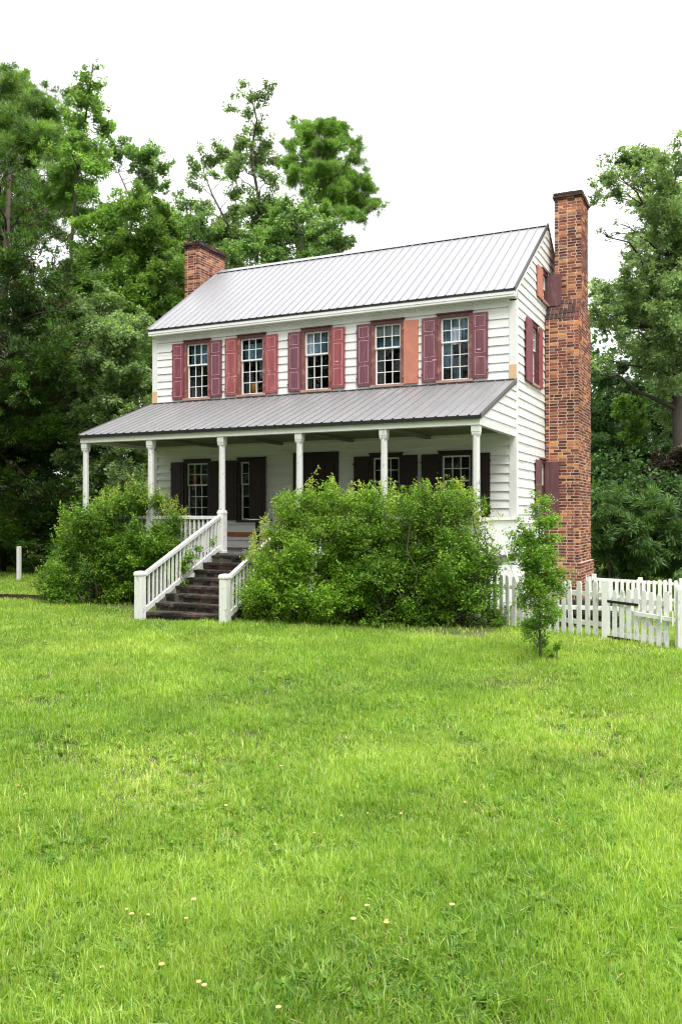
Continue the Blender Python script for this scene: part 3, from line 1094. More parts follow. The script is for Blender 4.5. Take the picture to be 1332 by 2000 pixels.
# corbelled cap
for z, e in ((8.98, .02), (9.03, .045), (9.10, .03)):
    course_bricks(mb, .19 - e, CX1 + e, 3.37 - e, 4.42 + e, z, .07, True, M['brick_dark'], jit=.012, drop=.04)
    mb.box(.19 - e + .02, CX1 + e - .02, 3.37 - e + .02, 4.42 + e - .02, z + .002, z + .06, M['mortar_dark'])
# sloping shoulders: weathered paving bricks laid up the slope
for (ya, yb) in ((2.955, 3.37), (4.875, 4.42)):
    nrow = 4
    for rI in range(nrow):
        t0, t1 = rI / nrow, (rI + 1) / nrow
        ncol = 8
        for cI in range(ncol):
            x0 = CX0 + (CX1 - CX0) * cI / ncol
            x1 = CX0 + (CX1 - CX0) * (cI + 1) / ncol
            P_ = lambda x, t, hh: (x, ya + (yb - ya) * t - np.sign(yb - ya) * hh * .8, 5.82 + .57 * t + hh * .6)
            j = random.uniform(-.006, .010)
            mb.hexa([P_(x0 + .006, t0 + .012, -.03), P_(x1 - .006, t0 + .012, -.03), P_(x1 - .006, t1 - .012, -.03), P_(x0 + .006, t1 - .012, -.03),
                     P_(x0 + .006, t0 + .012, .012 + j), P_(x1 - .006, t0 + .012, .012 + j), P_(x1 - .006, t1 - .012, .012 + j), P_(x0 + .006, t1 - .012, .012 + j)], M['brick_dark'])
    # core wedge under the paving, with brick-coloured cheek
    mb.hexa([(CX0 + .012, ya + np.sign(yb - ya) * .012, 5.815), (CX1 - .006, ya + np.sign(yb - ya) * .012, 5.815), (CX1 - .006, yb, 5.815), (CX0 + .012, yb, 5.815),
             (CX0 + .012, ya + np.sign(yb - ya) * .02, 5.823), (CX1 - .006, ya + np.sign(yb - ya) * .02, 5.823), (CX1 - .006, yb - .0, 6.385), (CX0 + .012, yb, 6.385)], MO)
    n = 7
    for i in range(n):
        z0 = 5.826 + i * .0735
        e = ya + (yb - ya) * ((z0 - 5.82 + .05) / .57)
        a, b = sorted((e, yb))
        while b - a > .03:
            q = min(a + .2, b)
            mb.box(CX1 - .10, CX1 - random.uniform(0, .004), a + .004, q - .004, z0 + .004, z0 + .066, BK)
            a = q
mb.build('chimney', house)
mb = MB()
LX0, LX1 = -10.62, -10.12
stack(mb, LX0, LX1, 2.26, 3.72, 5.4, 8.86, BK, MO)
stack(mb, LX0 - .2, LX1 + .085, 1.9, 4.1, -1.3, 5.4, BK, MO)
for z, e in ((8.86, .02), (8.93, .05), (9.0, .03)):
    course_bricks(mb, LX0 - e, LX1 + e, 2.26 - e, 3.72 + e, z, .07, True, M['brick_dark'], jit=.012, drop=.04)
    mb.box(LX0 - e + .02, LX1 + e - .02, 2.26 - e + .02, 3.72 + e - .02, z + .002, z + .06, M['mortar_dark'])
mb.build('chimney', house)

# ------------------------------------------------------------------ things round the porch
t = thing('pedestal_table', 'small black pedestal table with papers on the porch at the head of the steps', 'table', (-5.38, -2.2, 0.0))
mb = MB()
mb.tube([(-5.38, -2.2, .02), (-5.38, -2.2, .70)], .05, M['black_metal'], 10)
mb.build('pedestal', t, smooth=False)
mb = MB()
mb.lathe(-5.38, -2.2, [(.70, .12), (.72, .34), (.745, .34)], M['black_metal'], n=12)
mb.build('tabletop', t)
mb = MB()
mb.lathe(-5.38, -2.2, [(.0, .24), (.03, .24), (.07, .08)], M['steel_blue'], n=8)
mb.build('base', t)
mb = MB()
mb.hexa([(-5.55, -2.36, .747), (-5.33, -2.40, .747), (-5.30, -2.22, .747), (-5.52, -2.18, .747), (-5.55, -2.36, .754), (-5.33, -2.40, .757), (-5.30, -2.22, .754), (-5.52, -2.18, .756)], M['white'])
tag(mb.build('paper', origin=(-5.42, -2.28, .747)), 'white paper sheet lying on the black porch table', 'paper')
mb = MB()
mb.tube([at(984, 1066, 15.6), at(992, 1092, 15.5), at(1003, 1122, 15.4), at(1012, 1150, 15.35)], .014, M['worn_white'], 8)
tag(mb.build('white_pipe', smooth=True, origin=tuple(at(1012, 1150, 15.35))), 'thin white pipe leaning beside the sapling near the porch corner', 'pipe')

# weathered boards stacked behind the fence
for k in range(6):
    mb = MB()
    px, py = 2.02 + .02 * k, -3.0 + .1 * random.uniform(-1, 1)
    zb = float(gz(1.9, -2.8)) + .01 + .095 * k
    wl = .62 + random.uniform(-.1, .1)
    mb.hexa([(px - wl, py - .25, zb), (px + wl, py - .25 + .15, zb), (px + wl - .03, py + .0 + .15, zb), (px - wl, py + .0, zb),
             (px - wl, py - .25, zb + .075), (px + wl, py - .25 + .15, zb + .08), (px + wl - .03, py + .0 + .15, zb + .08), (px - wl, py + .0, zb + .075)], M['old_wood'] if k != 4 else M['worn_white'])
    o = mb.build('stacked_board', origin=(px, py, zb), bevel=.008)
    tag(o, 'dark weathered board in the stack behind the picket fence' if k != 4 else 'white painted board in the dark stack behind the picket fence', 'board', 'stacked boards' if k != 4 else None)


# ------------------------------------------------------------------ fences
def picket(mb, p, d, wid, h, lean=0.0, mat=None, thick=.022, zb=.0, top='round'):
    """p: foot point; d: unit direction of the fence in plan"""
    mat = mat or M['worn_white']
    d = np.array([d[0], d[1], 0.0])
    n = np.array([-d[1], d[0], 0.0])
    base = np.array(p, float)
    k = .5 * wid
    prof = [(-k, zb), (k, zb), (k, h - .03), (k * .62, h), (-k * .62, h), (-k, h - .03)]
    front = [base + d * (a + lean * z) + n * (-thick / 2) + np.array([0, 0, z]) for a, z in prof]
    back = [q + n * thick for q in front]
    b = len(mb.v)
    mb.v += [tuple(q) for q in front + back]
    mi = mb.mi(mat)
    for f in [(0, 1, 2, 3, 4, 5), (11, 10, 9, 8, 7, 6)] + [(i, i + 6, (i + 1) % 6 + 6, (i + 1) % 6) for i in range(6)]:
        mb.f.append(tuple(b + i for i in f))
        mb.m.append(mi)


def fence(name, label, a, b, spacing, wid, h, posts, group=None, skip=(), leans={}, hj=.015):
    a, b = np.array(a, float), np.array(b, float)
    ln = np.linalg.norm(b - a)
    d = (b - a) / ln
    n = np.array([-d[1], d[0]])
    za, zb_ = float(gz(*a)), float(gz(*b))
    f = thing(name, label, 'fence', (a[0], a[1], za), group)
    for z in (.24, h - .22):
        mb = MB()
        mb.bar((*(a + n * .035), float(gz(*a)) + z), (*(b + n * .035), float(gz(*b)) + z), .04, .075, M['worn_white'])
        mb.build('rail', f)
    k = int(ln / spacing)
    for i in range(k + 1):
        if i in skip:
            continue
        q = a + d * (i * spacing + random.uniform(-.008, .008))
        mb = MB()
        picket(mb, (*q, float(gz(*q))), d, wid * random.uniform(.92, 1.08), h + random.uniform(-hj, hj), leans.get(i, random.uniform(-.012, .012)), zb=.03)
        mb.build('picket', f)
    for s in posts:
        q = a + d * s + n * .10
        z = float(gz(*q))
        mb = MB()
        mb.box(q[0] - .055, q[0] + .055, q[1] - .055, q[1] + .055, z - .2, z + h + .05, M['worn_white'])
        mb.build('post', f, bevel=.008)
    return f, d


A = np.array([.12, -3.02])
GP = np.array([2.64, -4.71])
fence('picket_fence', 'white picket fence running from the porch corner to the gate, one picket leaning', A, GP - (GP - A) / np.linalg.norm(GP - A) * .12, .176, .092, .94, [1.45], leans={13: -.07}, hj=.012)
gate_d = np.array([3.62, -5.07]) - GP
gate_d /= np.linalg.norm(gate_d)
g = thing('garden_gate', 'white picket gate with black strap hinges and a wooden latch bar', 'gate', (*GP, G0))
gn = np.array([-gate_d[1], gate_d[0]])
mb = MB()
mb.box(GP[0] - .06, GP[0] + .06, GP[1] - .06, GP[1] + .06, G0 - .2, G0 + .99, M['worn_white'])
mb.build('hinge_post', g, bevel=.01)
gh = (.83, .85, .86, .89, .86, .84, .82, .87)
for i in range(8):
    q = GP + gate_d * (.15 + .122 * i)
    mb = MB()
    picket(mb, (*q, G0), gate_d, .072, gh[i], random.uniform(-.01, .01), zb=.02)
    mb.build('picket', g)
p3 = lambda s, off, z: (*(GP + gate_d * s + gn * off), G0 + z)
for z in (.12, .68):
    mb = MB()
    mb.bar(p3(.08, .032, z), p3(1.03, .032, z), .03, .085, M['worn_white'])
    mb.build('rail', g)
for (s0, z0, s1, z1) in ((.1, .15, 1.0, .66), (.1, .66, 1.0, .15)):
    mb = MB()
    mb.bar(p3(s0, .055 if z1 > z0 else .072, z0), p3(s1, .055 if z1 > z0 else .072, z1), .016, .07, M['worn_white'])
    mb.build('brace', g)
for z in (.64, .07):
    mb = MB()
    mb.bar(p3(-.04, -.045, z + .02), p3(.56, -.02, z - .01), .012, .042, M['black_metal'])
    mb.build('hinge', g, bevel=.004)
mb = MB()
mb.bar(p3(.52, -.04, .50), p3(1.16, -.04, .45), .03, .065, M['worn_white'])
mb.bar(p3(.95, -.065, .39), p3(.95, -.065, .60), .02, .05, M['worn_white'], up=(0, 1, 0))
mb.bar(p3(1.13, -.065, .36), p3(1.13, -.065, .58), .02, .05, M['worn_white'], up=(0, 1, 0))
mb.build('latch', g, bevel=.004)
mb = MB()
q = GP + gate_d * 1.20
mb.box(q[0] - .06, q[0] + .06, q[1] + .02, q[1] + .14, G0 - .2, G0 + .96, M['worn_white'])
mb.box(q[0] - .02, q[0] + .05, q[1] - .06, q[1] + .02, G0 - .2, G0 + .93, M['worn_white'])
mb.build('latch_post', g, bevel=.008)
A2 = np.array([3.80, -4.90])
fence('picket_fence', 'white picket fence continuing to the right beyond the gate at the picture edge', A2, A2 + np.array([2.2, -.55]), .30, .095, .92, [1.2], hj=.012)
B1, B2 = at(1120, 1180, 22.0)[:2], at(1420, 1180, 22.0)[:2]
fence('picket_fence', 'farther white picket fence standing behind the gate before the drooping shrubs', B1, B2, .138, .088, .88, [.55, 1.75, 3.0], hj=.03)

# lone post by the wood edge
mb = MB()
pp = at(38, 1134, 26.2)
mb.box(pp[0] - .055, pp[0] + .055, pp[1] - .055, pp[1] + .055, G0 - .15, G0 + 1.05, M['worn_white'])
po = mb.build('fence_post', origin=(pp[0], pp[1], G0), bevel=.015)
tag(po, 'lone weathered white post on the lawn before the dark cedar', 'post')


# ------------------------------------------------------------------ foliage
def rnd(seed):
    return np.random.default_rng(seed)


def unit(a):
    return a / (np.linalg.norm(a, axis=-1, keepdims=True) + 1e-9)


def leaf_cards(pos, dirs, nrm, ln, wd):
    """rhombic leaves; returns verts (N*4,3)"""
    side = unit(np.cross(nrm, dirs))
    ln = ln[:, None]
    wd = wd[:, None]
    nn = unit(np.cross(dirs, side))
    a = pos
    b = pos + dirs * ln * .45 + side * wd * .5 + nn * wd * .12
    c = pos + dirs * ln
    d = pos + dirs * ln * .45 - side * wd * .5 + nn * wd * .12
    return np.stack([a, b, c, d], 1).reshape(-1, 3)


def crown(name, blobs, style, size, n_leaf, mat, parent, seed, flat=.8, shell=.55, sub=14, sub_r=.30, aspect=.55, droop=0.15, up_bias=1.0, rise=.2, spread=.55, planar=.6, kids=8, bough=(.66, 2.5)):
    """blobs: (x, y, z, r). n_leaf leaves spread over twig clusters near the outside of each blob"""
    g = rnd(seed)
    B0 = np.array(blobs, float)
    # every blob breaks up into uneven boughs of foliage with gaps between them
    kk = kids
    cdir = unit(g.normal(size=(len(B0) * kk, 3)))
    rr0 = np.repeat(B0[:, 3], kk)
    cc = np.repeat(B0[:, :3], kk, 0) + cdir * (rr0 * g.uniform(.30, 1.0, len(rr0)))[:, None] * np.array([1, 1, flat])
    B = np.concatenate([cc, (rr0 * g.uniform(.22, .55, len(rr0)))[:, None]], 1)
    bow = unit(cdir * .8 + g.normal(size=cdir.shape) * .5 + np.array([0, 0, rise * .5]))
    wgt = B[:, 3] ** 2
    wgt = wgt / wgt.sum()
    nsub = max(8, int(sub * len(B0)))
    bi = g.choice(len(B), nsub, p=wgt)
    dirv = unit(g.normal(size=(nsub, 3)))
    rad = shell + (1.05 - shell) * g.random(nsub) ** .7
    rad = np.where(g.random(nsub) < .28, rad + g.uniform(0, .75, nsub), rad)
    sc = B[bi, :3] + dirv * (B[bi, 3] * rad * bough[0])[:, None] * np.array([1, 1, flat]) + bow[bi] * (B[bi, 3] * bough[1] * g.uniform(-1, 1, nsub))[:, None]
    sr = np.repeat(B0[:, 3], kk)[bi] * sub_r * .62 * g.uniform(.5, 1.6, nsub)
    wl = sr ** (1.3 if style == 'leaf' else 2)
    wl = wl / wl.sum()
    li = g.choice(nsub, n_leaf, p=wl)
    tint = np.clip(.5 + .24 * g.normal(size=nsub)[li] + .17 * g.normal(size=n_leaf), 0, 1)
    if style == 'leaf':
        # leaves strung along twigs
        ax = unit(dirv * .75 + np.array([0, 0, rise]) + .55 * g.normal(size=(nsub, 3)))
        t = g.uniform(-1.0, 1.25, n_leaf)
        per = g.normal(size=(n_leaf, 3))
        per -= ax[li] * np.sum(per * ax[li], 1, keepdims=True)
        per[:, 2] *= planar
        pos = sc[li] + ax[li] * (t * sr[li] * 1.25)[:, None] + per * (sr[li] * spread * (1.15 - .5 * np.clip(t, 0, 1)))[:, None]
        dirs = unit(ax[li] * .6 + unit(per) * .8 + .5 * g.normal(size=(n_leaf, 3)) + np.array([0, 0, -droop]))
    else:
        off = g.normal(size=(n_leaf, 3)) * np.array([.62, .62, .42])
        pos = sc[li] + off * sr[li][:, None]
    outw = unit(pos - B[bi[li], :3])
    if style == 'needle':
        # tufts: six needles fanning from each point
        k = 6
        n0 = n_leaf
        base = unit(outw * .7 + np.array([0, 0, .65]) + .5 * g.normal(size=(n0, 3)))
        pos = np.repeat(pos, k, 0)
        dirs = unit(np.repeat(base, k, 0) + .75 * g.normal(size=(n0 * k, 3)))
        nrm = unit(g.normal(size=(n0 * k, 3)))
        tint = np.repeat(tint, k)
        ln = size * g.uniform(.7, 1.2, n0 * k)
        wd = ln * aspect
    elif style == 'spray':
        dirs = unit(outw * .9 + np.array([0, 0, .35 - droop]) + .42 * g.normal(size=(n_leaf, 3)))
        nrm = unit(g.normal(size=(n_leaf, 3)) + np.array([0, 0, .8]))
        ln = size * g.uniform(.6, 1.35, n_leaf)
        wd = ln * aspect
    else:
        nrm = unit(g.normal(size=(n_leaf, 3)) * .6 + np.array([0, 0, up_bias]) + outw * .4)
        ln = size * g.uniform(.65, 1.3, n_leaf)
        wd = ln * aspect
    V = leaf_cards(pos, dirs, nrm, ln, wd)
    n = len(pos)
    F = np.arange(n * 4)
    return mesh_np(name, V, F, np.full(n, 4), [mat], tint=np.repeat(tint, 4), parent=parent)


def limb(mb, p, q, r0, r1, mat, g, sag=.12, n=5):
    p, q = np.array(p, float), np.array(q, float)
    ln = np.linalg.norm(q - p)
    pts = []
    side = g.normal(size=3) * sag * ln * .5
    for i in range(n + 1):
        t = i / n
        b = p + (q - p) * t + side * math.sin(math.pi * t) + np.array([0, 0, sag * ln * .35 * math.sin(math.pi * t)])
        pts.append(b + (g.normal(size=3) * .025 * ln if 0 < i < n else 0))
    mb.tube(pts, [r0 + (r1 - r0) * i / n for i in range(n + 1)], mat, 6)
    return pts


def tree(name, label, group, d, base_u, path, blobs, style='leaf', size=.15, n=22000, mat='lf_oak', bark='bark', r0=.22, thick=None, seed=1,
         cat='tree', base=None, limbs=True, **kw):
    """path: trunk pixels (u, v) from the foot up; blobs: (u, v, r) pixels at distance d"""
    g = rnd(seed)
    px = d / FPX
    f = at(base_u, 1100, d)
    f = np.array([f[0], f[1], float(gz(f[0], f[1]))]) if base is None else np.array(base)
    root = thing(name, label, cat, tuple(f), group)
    rmax = max(b[2] for b in blobs)
    uc = np.mean([b[0] for b in blobs])
    span = max(abs(b[0] - uc) for b in blobs) + rmax
    B = []
    for (u, v, r) in blobs:
        e = max(0.15, 1 - ((u - uc) / (span + 1e-6)) ** 2) ** .5
        dz = (g.uniform(-1, 1) * (thick if thick is not None else span * px * .75)) * e
        c = at(u, v, d + dz)
        B.append((*c, r * (d + dz) / FPX))
    tr = [f - np.array([0, 0, .2])] + [at(u, v, d) for u, v in path]
    mb = MB()
    k = len(tr)
    mb.tube([tr[0]] + tr[1:], [r0 * (1 - .82 * i / (k - 1)) for i in range(k)], M[bark], 9)
    mb.build('trunk', root, smooth=True)
    if limbs:
        mb = MB()
        # fine trunk points for attaching
        fine = []
        for i in range(1, k - 1):
            for s in range(6):
                fine.append((tr[i] + (tr[i + 1] - tr[i]) * s / 6, r0 * (1 - .82 * (i + s / 6) / (k - 1))))
        fine.append((tr[-1], r0 * .18))
        ends = []
        for (x, y, z, r) in B:
            c = np.array([x, y, z])
            best = min(fine, key=lambda q: np.linalg.norm(q[0] - c) + (2.5 * max(0, q[0][2] - c[2] + .25 * np.linalg.norm((q[0] - c)[:2]))))
            rr = min(best[1] * .5, .015 + .018 * np.linalg.norm(best[0] - c))
            pts = limb(mb, best[0], c, max(rr, min(.016, r0 * .3)), min(.008, r0 * .12), M[bark], g)
            for _ in range(4):
                e = c + unit(g.normal(size=3)) * r * .9
                limb(mb, pts[-2], e, min(.016, r0 * .2), min(.005, r0 * .08), M[bark], g, n=3)
        mb.build('limbs', root, smooth=True)
    crown('crown', B, style, size, n, M[mat], root, seed + 100, **kw)
    return root


WG = 'trees behind the house'

CEDAR = [(20, 330, 45), (50, 400, 55), (10, 440, 70), (95, 470, 45), (30, 520, 80), (105, 560, 55), (60, 600, 75), (125, 640, 50), (0, 680, 95),
         (90, 700, 70), (150, 760, 42), (60, 790, 80), (160, 810, 36), (120, 860, 60), (20, 880, 90), (150, 930, 40), (80, 960, 70), (10, 1010, 80), (110, 1040, 50), (135, 590, 25), (165, 690, 25), (-60, 560, 110), (-70, 800, 130), (-60, 1000, 110), (40, 900, 80), (90, 860, 70), (60, 1000, 60), (20, 780, 80), (60, 700, 70), (120, 980, 45), (40, 640, 70)]
tree('cedar_tree', 'large dark cedar with brownish feathery foliage filling the left edge', None, 29.5, -5, [(0, 900), (8, 600), (20, 330)], CEDAR, 'spray', .125, 400000, 'lf_cedar', 'bark_red', .30, seed=3, sub=150, sub_r=.15, aspect=.26, shell=.45, up_bias=1.0)
tree('pine_tree', 'tall pine with dense clumped needles at the upper left corner', WG, 40, 20, [(25, 800), (30, 500), (45, 180)],
     [(20, 180, 40), (60, 190, 36), (100, 232, 40), (0, 245, 42), (58, 270, 44), (112, 300, 42), (20, 320, 46), (135, 360, 44), (80, 380, 44), (30, 420, 54), (150, 405, 34), (0, 160, 34), (90, 430, 40), (-40, 300, 70)],
     'needle', .28, 42000, 'lf_pine', 'bark_red', .17, seed=5, sub=90, sub_r=.26, aspect=.10, shell=.4)
tree('sweetgum_tree', 'tall slender sweetgum with a pointed light green crown at the upper left', WG, 36, 142, [(138, 700), (140, 480), (150, 350), (168, 230), (182, 125)],
     [(181, 132, 11), (170, 158, 17), (193, 165, 13), (160, 195, 22), (188, 205, 20), (152, 238, 24), (198, 240, 18), (148, 278, 25), (204, 262, 14), (178, 290, 22), (218, 240, 10), (142, 325, 26), (192, 325, 24), (120, 350, 22), (170, 355, 22), (215, 300, 10), (130, 290, 16), (195, 130, 7)],
     'leaf', .125, 20000, 'lf_gum', 'bark', .11, seed=6, sub=60, sub_r=.30, shell=.25)
tree('oak_tree', 'small open oak with a bent pale trunk rising above the yellow-green tree', WG, 41, 262, [(258, 640), (250, 480), (246, 430), (254, 385), (232, 335)],
     [(225, 292, 19), (252, 296, 18), (288, 302, 20), (320, 330, 15), (213, 322, 13), (296, 350, 22), (276, 382, 18), (322, 365, 12), (262, 330, 12), (335, 322, 8), (240, 275, 10)],
     'leaf', .12, 14000, 'lf_oak', 'bark_pale', .15, seed=7, sub=60, sub_r=.30, shell=.25)
tree('yellow_green_tree', 'broad yellow-green tree left of the far chimney', WG, 33, 235, [(230, 850), (225, 700), (240, 520), (260, 430)],
     [(172, 440, 28), (220, 412, 34), (265, 402, 32), (310, 415, 30), (330, 460, 32), (288, 470, 44), (228, 480, 44), (178, 500, 38), (320, 520, 36), (268, 540, 44), (200, 560, 44), (150, 560, 36), (250, 600, 44), (320, 580, 32), (300, 445, 30), (350, 505, 18)],
     'leaf', .125, 68000, 'lf_yellow', 'bark', .24, seed=8, sub=80, sub_r=.28, shell=.4)
tree('shade_tree', 'soft mid-green tree filling the gap behind the yellow-green tree', WG, 47, 290, [(290, 800), (290, 600), (292, 470)],
     [(170, 520, 34), (220, 500, 36), (270, 480, 34), (330, 440, 30), (340, 500, 36), (400, 510, 32), (430, 470, 24), (200, 580, 40), (260, 600, 44), (320, 620, 44), (160, 620, 44), (400, 570, 36), (230, 450, 20)],
     'leaf', .14, 54000, 'lf_oak_grey', 'bark', .2, seed=29, sub=90, sub_r=.28, shell=.35)
tree('shade_tree', 'dark round tree right behind the far chimney', WG, 38, 372, [(370, 800), (372, 600), (372, 420)],
     [(360, 395, 24), (385, 432, 30), (352, 468, 34), (402, 480, 30), (372, 520, 42), (330, 580, 50), (300, 640, 50), (262, 620, 50), (250, 700, 50), (340, 660, 50), (420, 540, 36), (310, 540, 40), (230, 660, 40), (395, 450, 22)],
     'leaf', .13, 82000, 'lf_oak', 'bark', .24, seed=9, sub=80, sub_r=.28, shell=.4)
tree('understory_tree', 'dense small-leaved green tree between the cedar and the porch roof', WG, 28.5, 215, [(212, 950), (210, 800), (215, 660)],
     [(200, 625, 46), (240, 680, 46), (192, 700, 50), (250, 745, 42), (215, 790, 44), (268, 810, 36), (230, 860, 46), (280, 900, 40), (190, 930, 50), (150, 660, 44), (165, 760, 44), (250, 950, 50), (170, 860, 44), (290, 760, 22), (255, 640, 30), (150, 600, 34), (270, 1000, 50), (190, 1020, 50)],
     'leaf', .115, 150000, 'lf_oak_grey', 'bark', .18, seed=10, sub=110, sub_r=.26, shell=.4)
tree('oak_tree', 'scraggly forked tree with bare grey limbs above the far chimney', WG, 40, 440, [(440, 800), (440, 540), (446, 440), (415, 380), (398, 335)],
     [(385, 332, 17), (410, 312, 18), (438, 300, 20), (455, 330, 20), (380, 360, 13), (424, 345, 12), (462, 380, 17), (400, 410, 17), (455, 420, 21), (430, 460, 26), (370, 350, 10), (466, 455, 20), (405, 455, 20)],
     'leaf', .12, 19000, 'lf_oak_grey', 'bark_pale', .12, seed=11, sub=60, sub_r=.30, shell=.25)
tree('gum_tree', 'very tall slender tree with a ragged narrow top beside the round pine', WG, 38, 500, [(501, 800), (502, 500), (506, 390), (490, 300), (502, 235), (488, 175)],
     [(470, 183, 12), (453, 210, 12), (500, 190, 14), (525, 172, 13), (520, 200, 11), (488, 225, 12), (506, 252, 16), (478, 282, 18), (522, 282, 15), (500, 312, 21), (468, 312, 17), (532, 312, 16), (530, 350, 20), (490, 400, 20), (525, 400, 24), (500, 445, 26), (542, 440, 26), (476, 165, 8), (515, 230, 9), (455, 345, 12)],
     'leaf', .12, 22000, 'lf_oak_grey', 'bark', .13, seed=12, sub=60, sub_r=.30, shell=.25)
tree('pine_tree', 'tall pine with an open rounded crown above the roof', WG, 45, 602, [(602, 850), (600, 520), (602, 400), (612, 320), (625, 270)],
     [(590, 256, 20), (625, 252, 24), (660, 268, 24), (690, 282, 16), (570, 282, 18), (612, 286, 24), (650, 302, 26), (692, 312, 19), (565, 316, 18), (602, 326, 25), (642, 340, 26), (680, 345, 25), (715, 366, 20), (730, 406, 14), (698, 396, 24), (650, 384, 25), (612, 366, 22), (680, 420, 18), (708, 428, 13), (570, 350, 17), (640, 415, 19)],
     'needle', .27, 23000, 'lf_pine2', 'bark_red', .18, seed=13, sub=90, sub_r=.26, aspect=.10, flat=.55, shell=.3, thick=3.2, bough=(.7, 2.3))
tree('oak_tree', 'bushy oak just above the middle of the main roof below the pines', WG, 34, 590, [(590, 800), (588, 600), (592, 460)],
     [(560, 425, 28), (598, 412, 24), (530, 470, 32), (580, 462, 32), (620, 470, 30), (650, 462, 25), (672, 484, 16), (480, 492, 28), (450, 502, 26), (600, 505, 30), (655, 500, 22), (690, 470, 10), (540, 515, 30), (560, 395, 16)],
     'leaf', .125, 38000, 'lf_oak', 'bark', .20, seed=14, sub=80, sub_r=.28, shell=.35)
OAKR = [(1270, 302, 28), (1225, 315, 25), (1190, 342, 24), (1322, 318, 30), (1165, 382, 17), (1200, 382, 20), (1252, 350, 28), (1302, 352, 34), (1262, 402, 24), (1322, 415, 40), (1242, 452, 17), (1272, 472, 28), (1322, 485, 46),
        (1188, 462, 10), (1172, 450, 8), (1230, 500, 20), (1282, 530, 34), (1232, 562, 32), (1190, 582, 28), (1170, 562, 20), (1322, 575, 56), (1272, 612, 38), (1212, 622, 28), (1178, 640, 18), (1302, 662, 50), (1240, 676, 26), (1262, 702, 32), (1322, 745, 56), (1206, 436, 8), (1385, 395, 42), (1390, 500, 70), (1390, 660, 70), (1215, 652, 16), (1165, 610, 22), (1185, 610, 22), (1250, 500, 22), (1300, 430, 34), (1280, 400, 24), (1210, 345, 22), (1240, 390, 16), (1305, 590, 40), (1255, 585, 34), (1225, 590, 26), (1320, 640, 46), (1285, 690, 36), (1180, 700, 18), (1160, 720, 20)]
tree('oak_tree', 'huge spreading oak right of the near chimney with an arching side branch', WG, 33, 1330, [(1325, 900), (1318, 700), (1305, 520), (1300, 400), (1285, 330)], OAKR,
     'leaf', .12, 230000, 'lf_oak_grey', 'bark', .26, seed=15, sub=110, sub_r=.26, shell=.25)
tree('shade_tree', 'dark leafy tree low behind the near chimney', WG, 40, 1185, [(1185, 950), (1185, 850), (1190, 750)],
     [(1180, 742, 30), (1175, 800, 42), (1232, 762, 34), (1222, 832, 46), (1272, 800, 46), (1180, 872, 42), (1240, 880, 42), (1312, 832, 46), (1300, 905, 46), (1200, 925, 38), (1160, 940, 40), (1210, 720, 20)],
     'leaf', .13, 90000, 'lf_dark', 'bark', .22, seed=16, sub=80, sub_r=.28)
tree('sapling_tree', 'slim yellow-green young tree lit among the dark trees on the right', WG, 35, 1232, [(1230, 950), (1232, 860), (1235, 780)],
     [(1236, 782, 18), (1222, 808, 20), (1246, 822, 18), (1232, 846, 20), (1210, 790, 12), (1250, 795, 12)], 'leaf', .15, 3600, 'lf_yellow', 'bark', .08, seed=17, sub=22, sub_r=.3)
tree('dead_shrub', 'dead brown vine-covered shrub above the drooping shrubs at the right edge', None, 29, 1308, [(1306, 1000), (1306, 930), (1310, 880)],
     [(1300, 900, 26), (1328, 925, 30), (1285, 935, 18), (1340, 895, 30), (1310, 950, 22)], 'leaf', .12, 8000, 'lf_brown', 'bark', .08, seed=18, sub=26, sub_r=.26, cat='shrub')
for nm, lab, bu, bl, sd in (
        ('drooping_shrub', 'wispy drooping green shrub directly right of the near chimney base', 1190, [(1185, 985, 32), (1215, 975, 28), (1190, 1030, 38), (1225, 1040, 34), (1180, 1080, 34), (1215, 1090, 34), (1160, 1050, 30), (1160, 1000, 24)], 21),
        ('drooping_shrub', 'wispy drooping green shrub behind the far fence, middle of the three on the right', 1260, [(1250, 985, 30), (1275, 998, 32), (1255, 1040, 38), (1285, 1050, 34), (1262, 1090, 36), (1240, 1080, 28)], 22),
        ('drooping_shrub', 'wispy drooping green shrub at the right picture edge below the dead brown growth', 1325, [(1310, 1000, 30), (1340, 990, 34), (1315, 1050, 38), (1345, 1060, 40), (1310, 1095, 34), (1335, 1105, 36)], 23)):
    tree(nm, lab, 'drooping shrubs behind the far fence', 26.5, bu, [(bu, 1080), (bu, 1010)], bl, 'spray', .22, 15000, 'lf_wispy', 'stem', .05, seed=sd, sub=30, sub_r=.28, aspect=.16, droop=.75, cat='shrub', shell=.45)


# far woods closing the view between the named trees
def woods_and_sky_screen():
    g = rnd(77)
    B = []
    for i in range(330):
        u = g.uniform(-250, 480) if i < 150 else (g.uniform(1080, 1600) if i < 260 else g.uniform(400, 1150))
        d = g.uniform(48, 62)
        hi = 560 if u < 420 else (690 if u < 1130 else 735)
        v = g.uniform(hi, 1040)
        B.append((*at(u, v, d), g.uniform(1.3, 2.3)))
    for i in range(430):                 # unseen trees behind the photographer, added to block low sky from the porch
        a = g.uniform(R(128), R(395))
        r = g.uniform(25, 33)
        p = np.array([math.sin(a) * r, math.cos(a) * r])
        fx, rx = p @ FWD[:2], p @ RIGHT[:2]
        if fx > 0 and abs(rx) < fx * 1.1 + 4:
            continue
        B.append((CAM[0] + p[0], CAM[1] + p[1], G0 + g.uniform(0, 1) * 27, g.uniform(2.0, 3.4)))
    o = crown('woods_and_sky_screen', B, 'leaf', .42, 300000, M['lf_dark'], None, 78, sub=24, sub_r=.4)
    tag(o, kind='stuff')


woods_and_sky_screen()


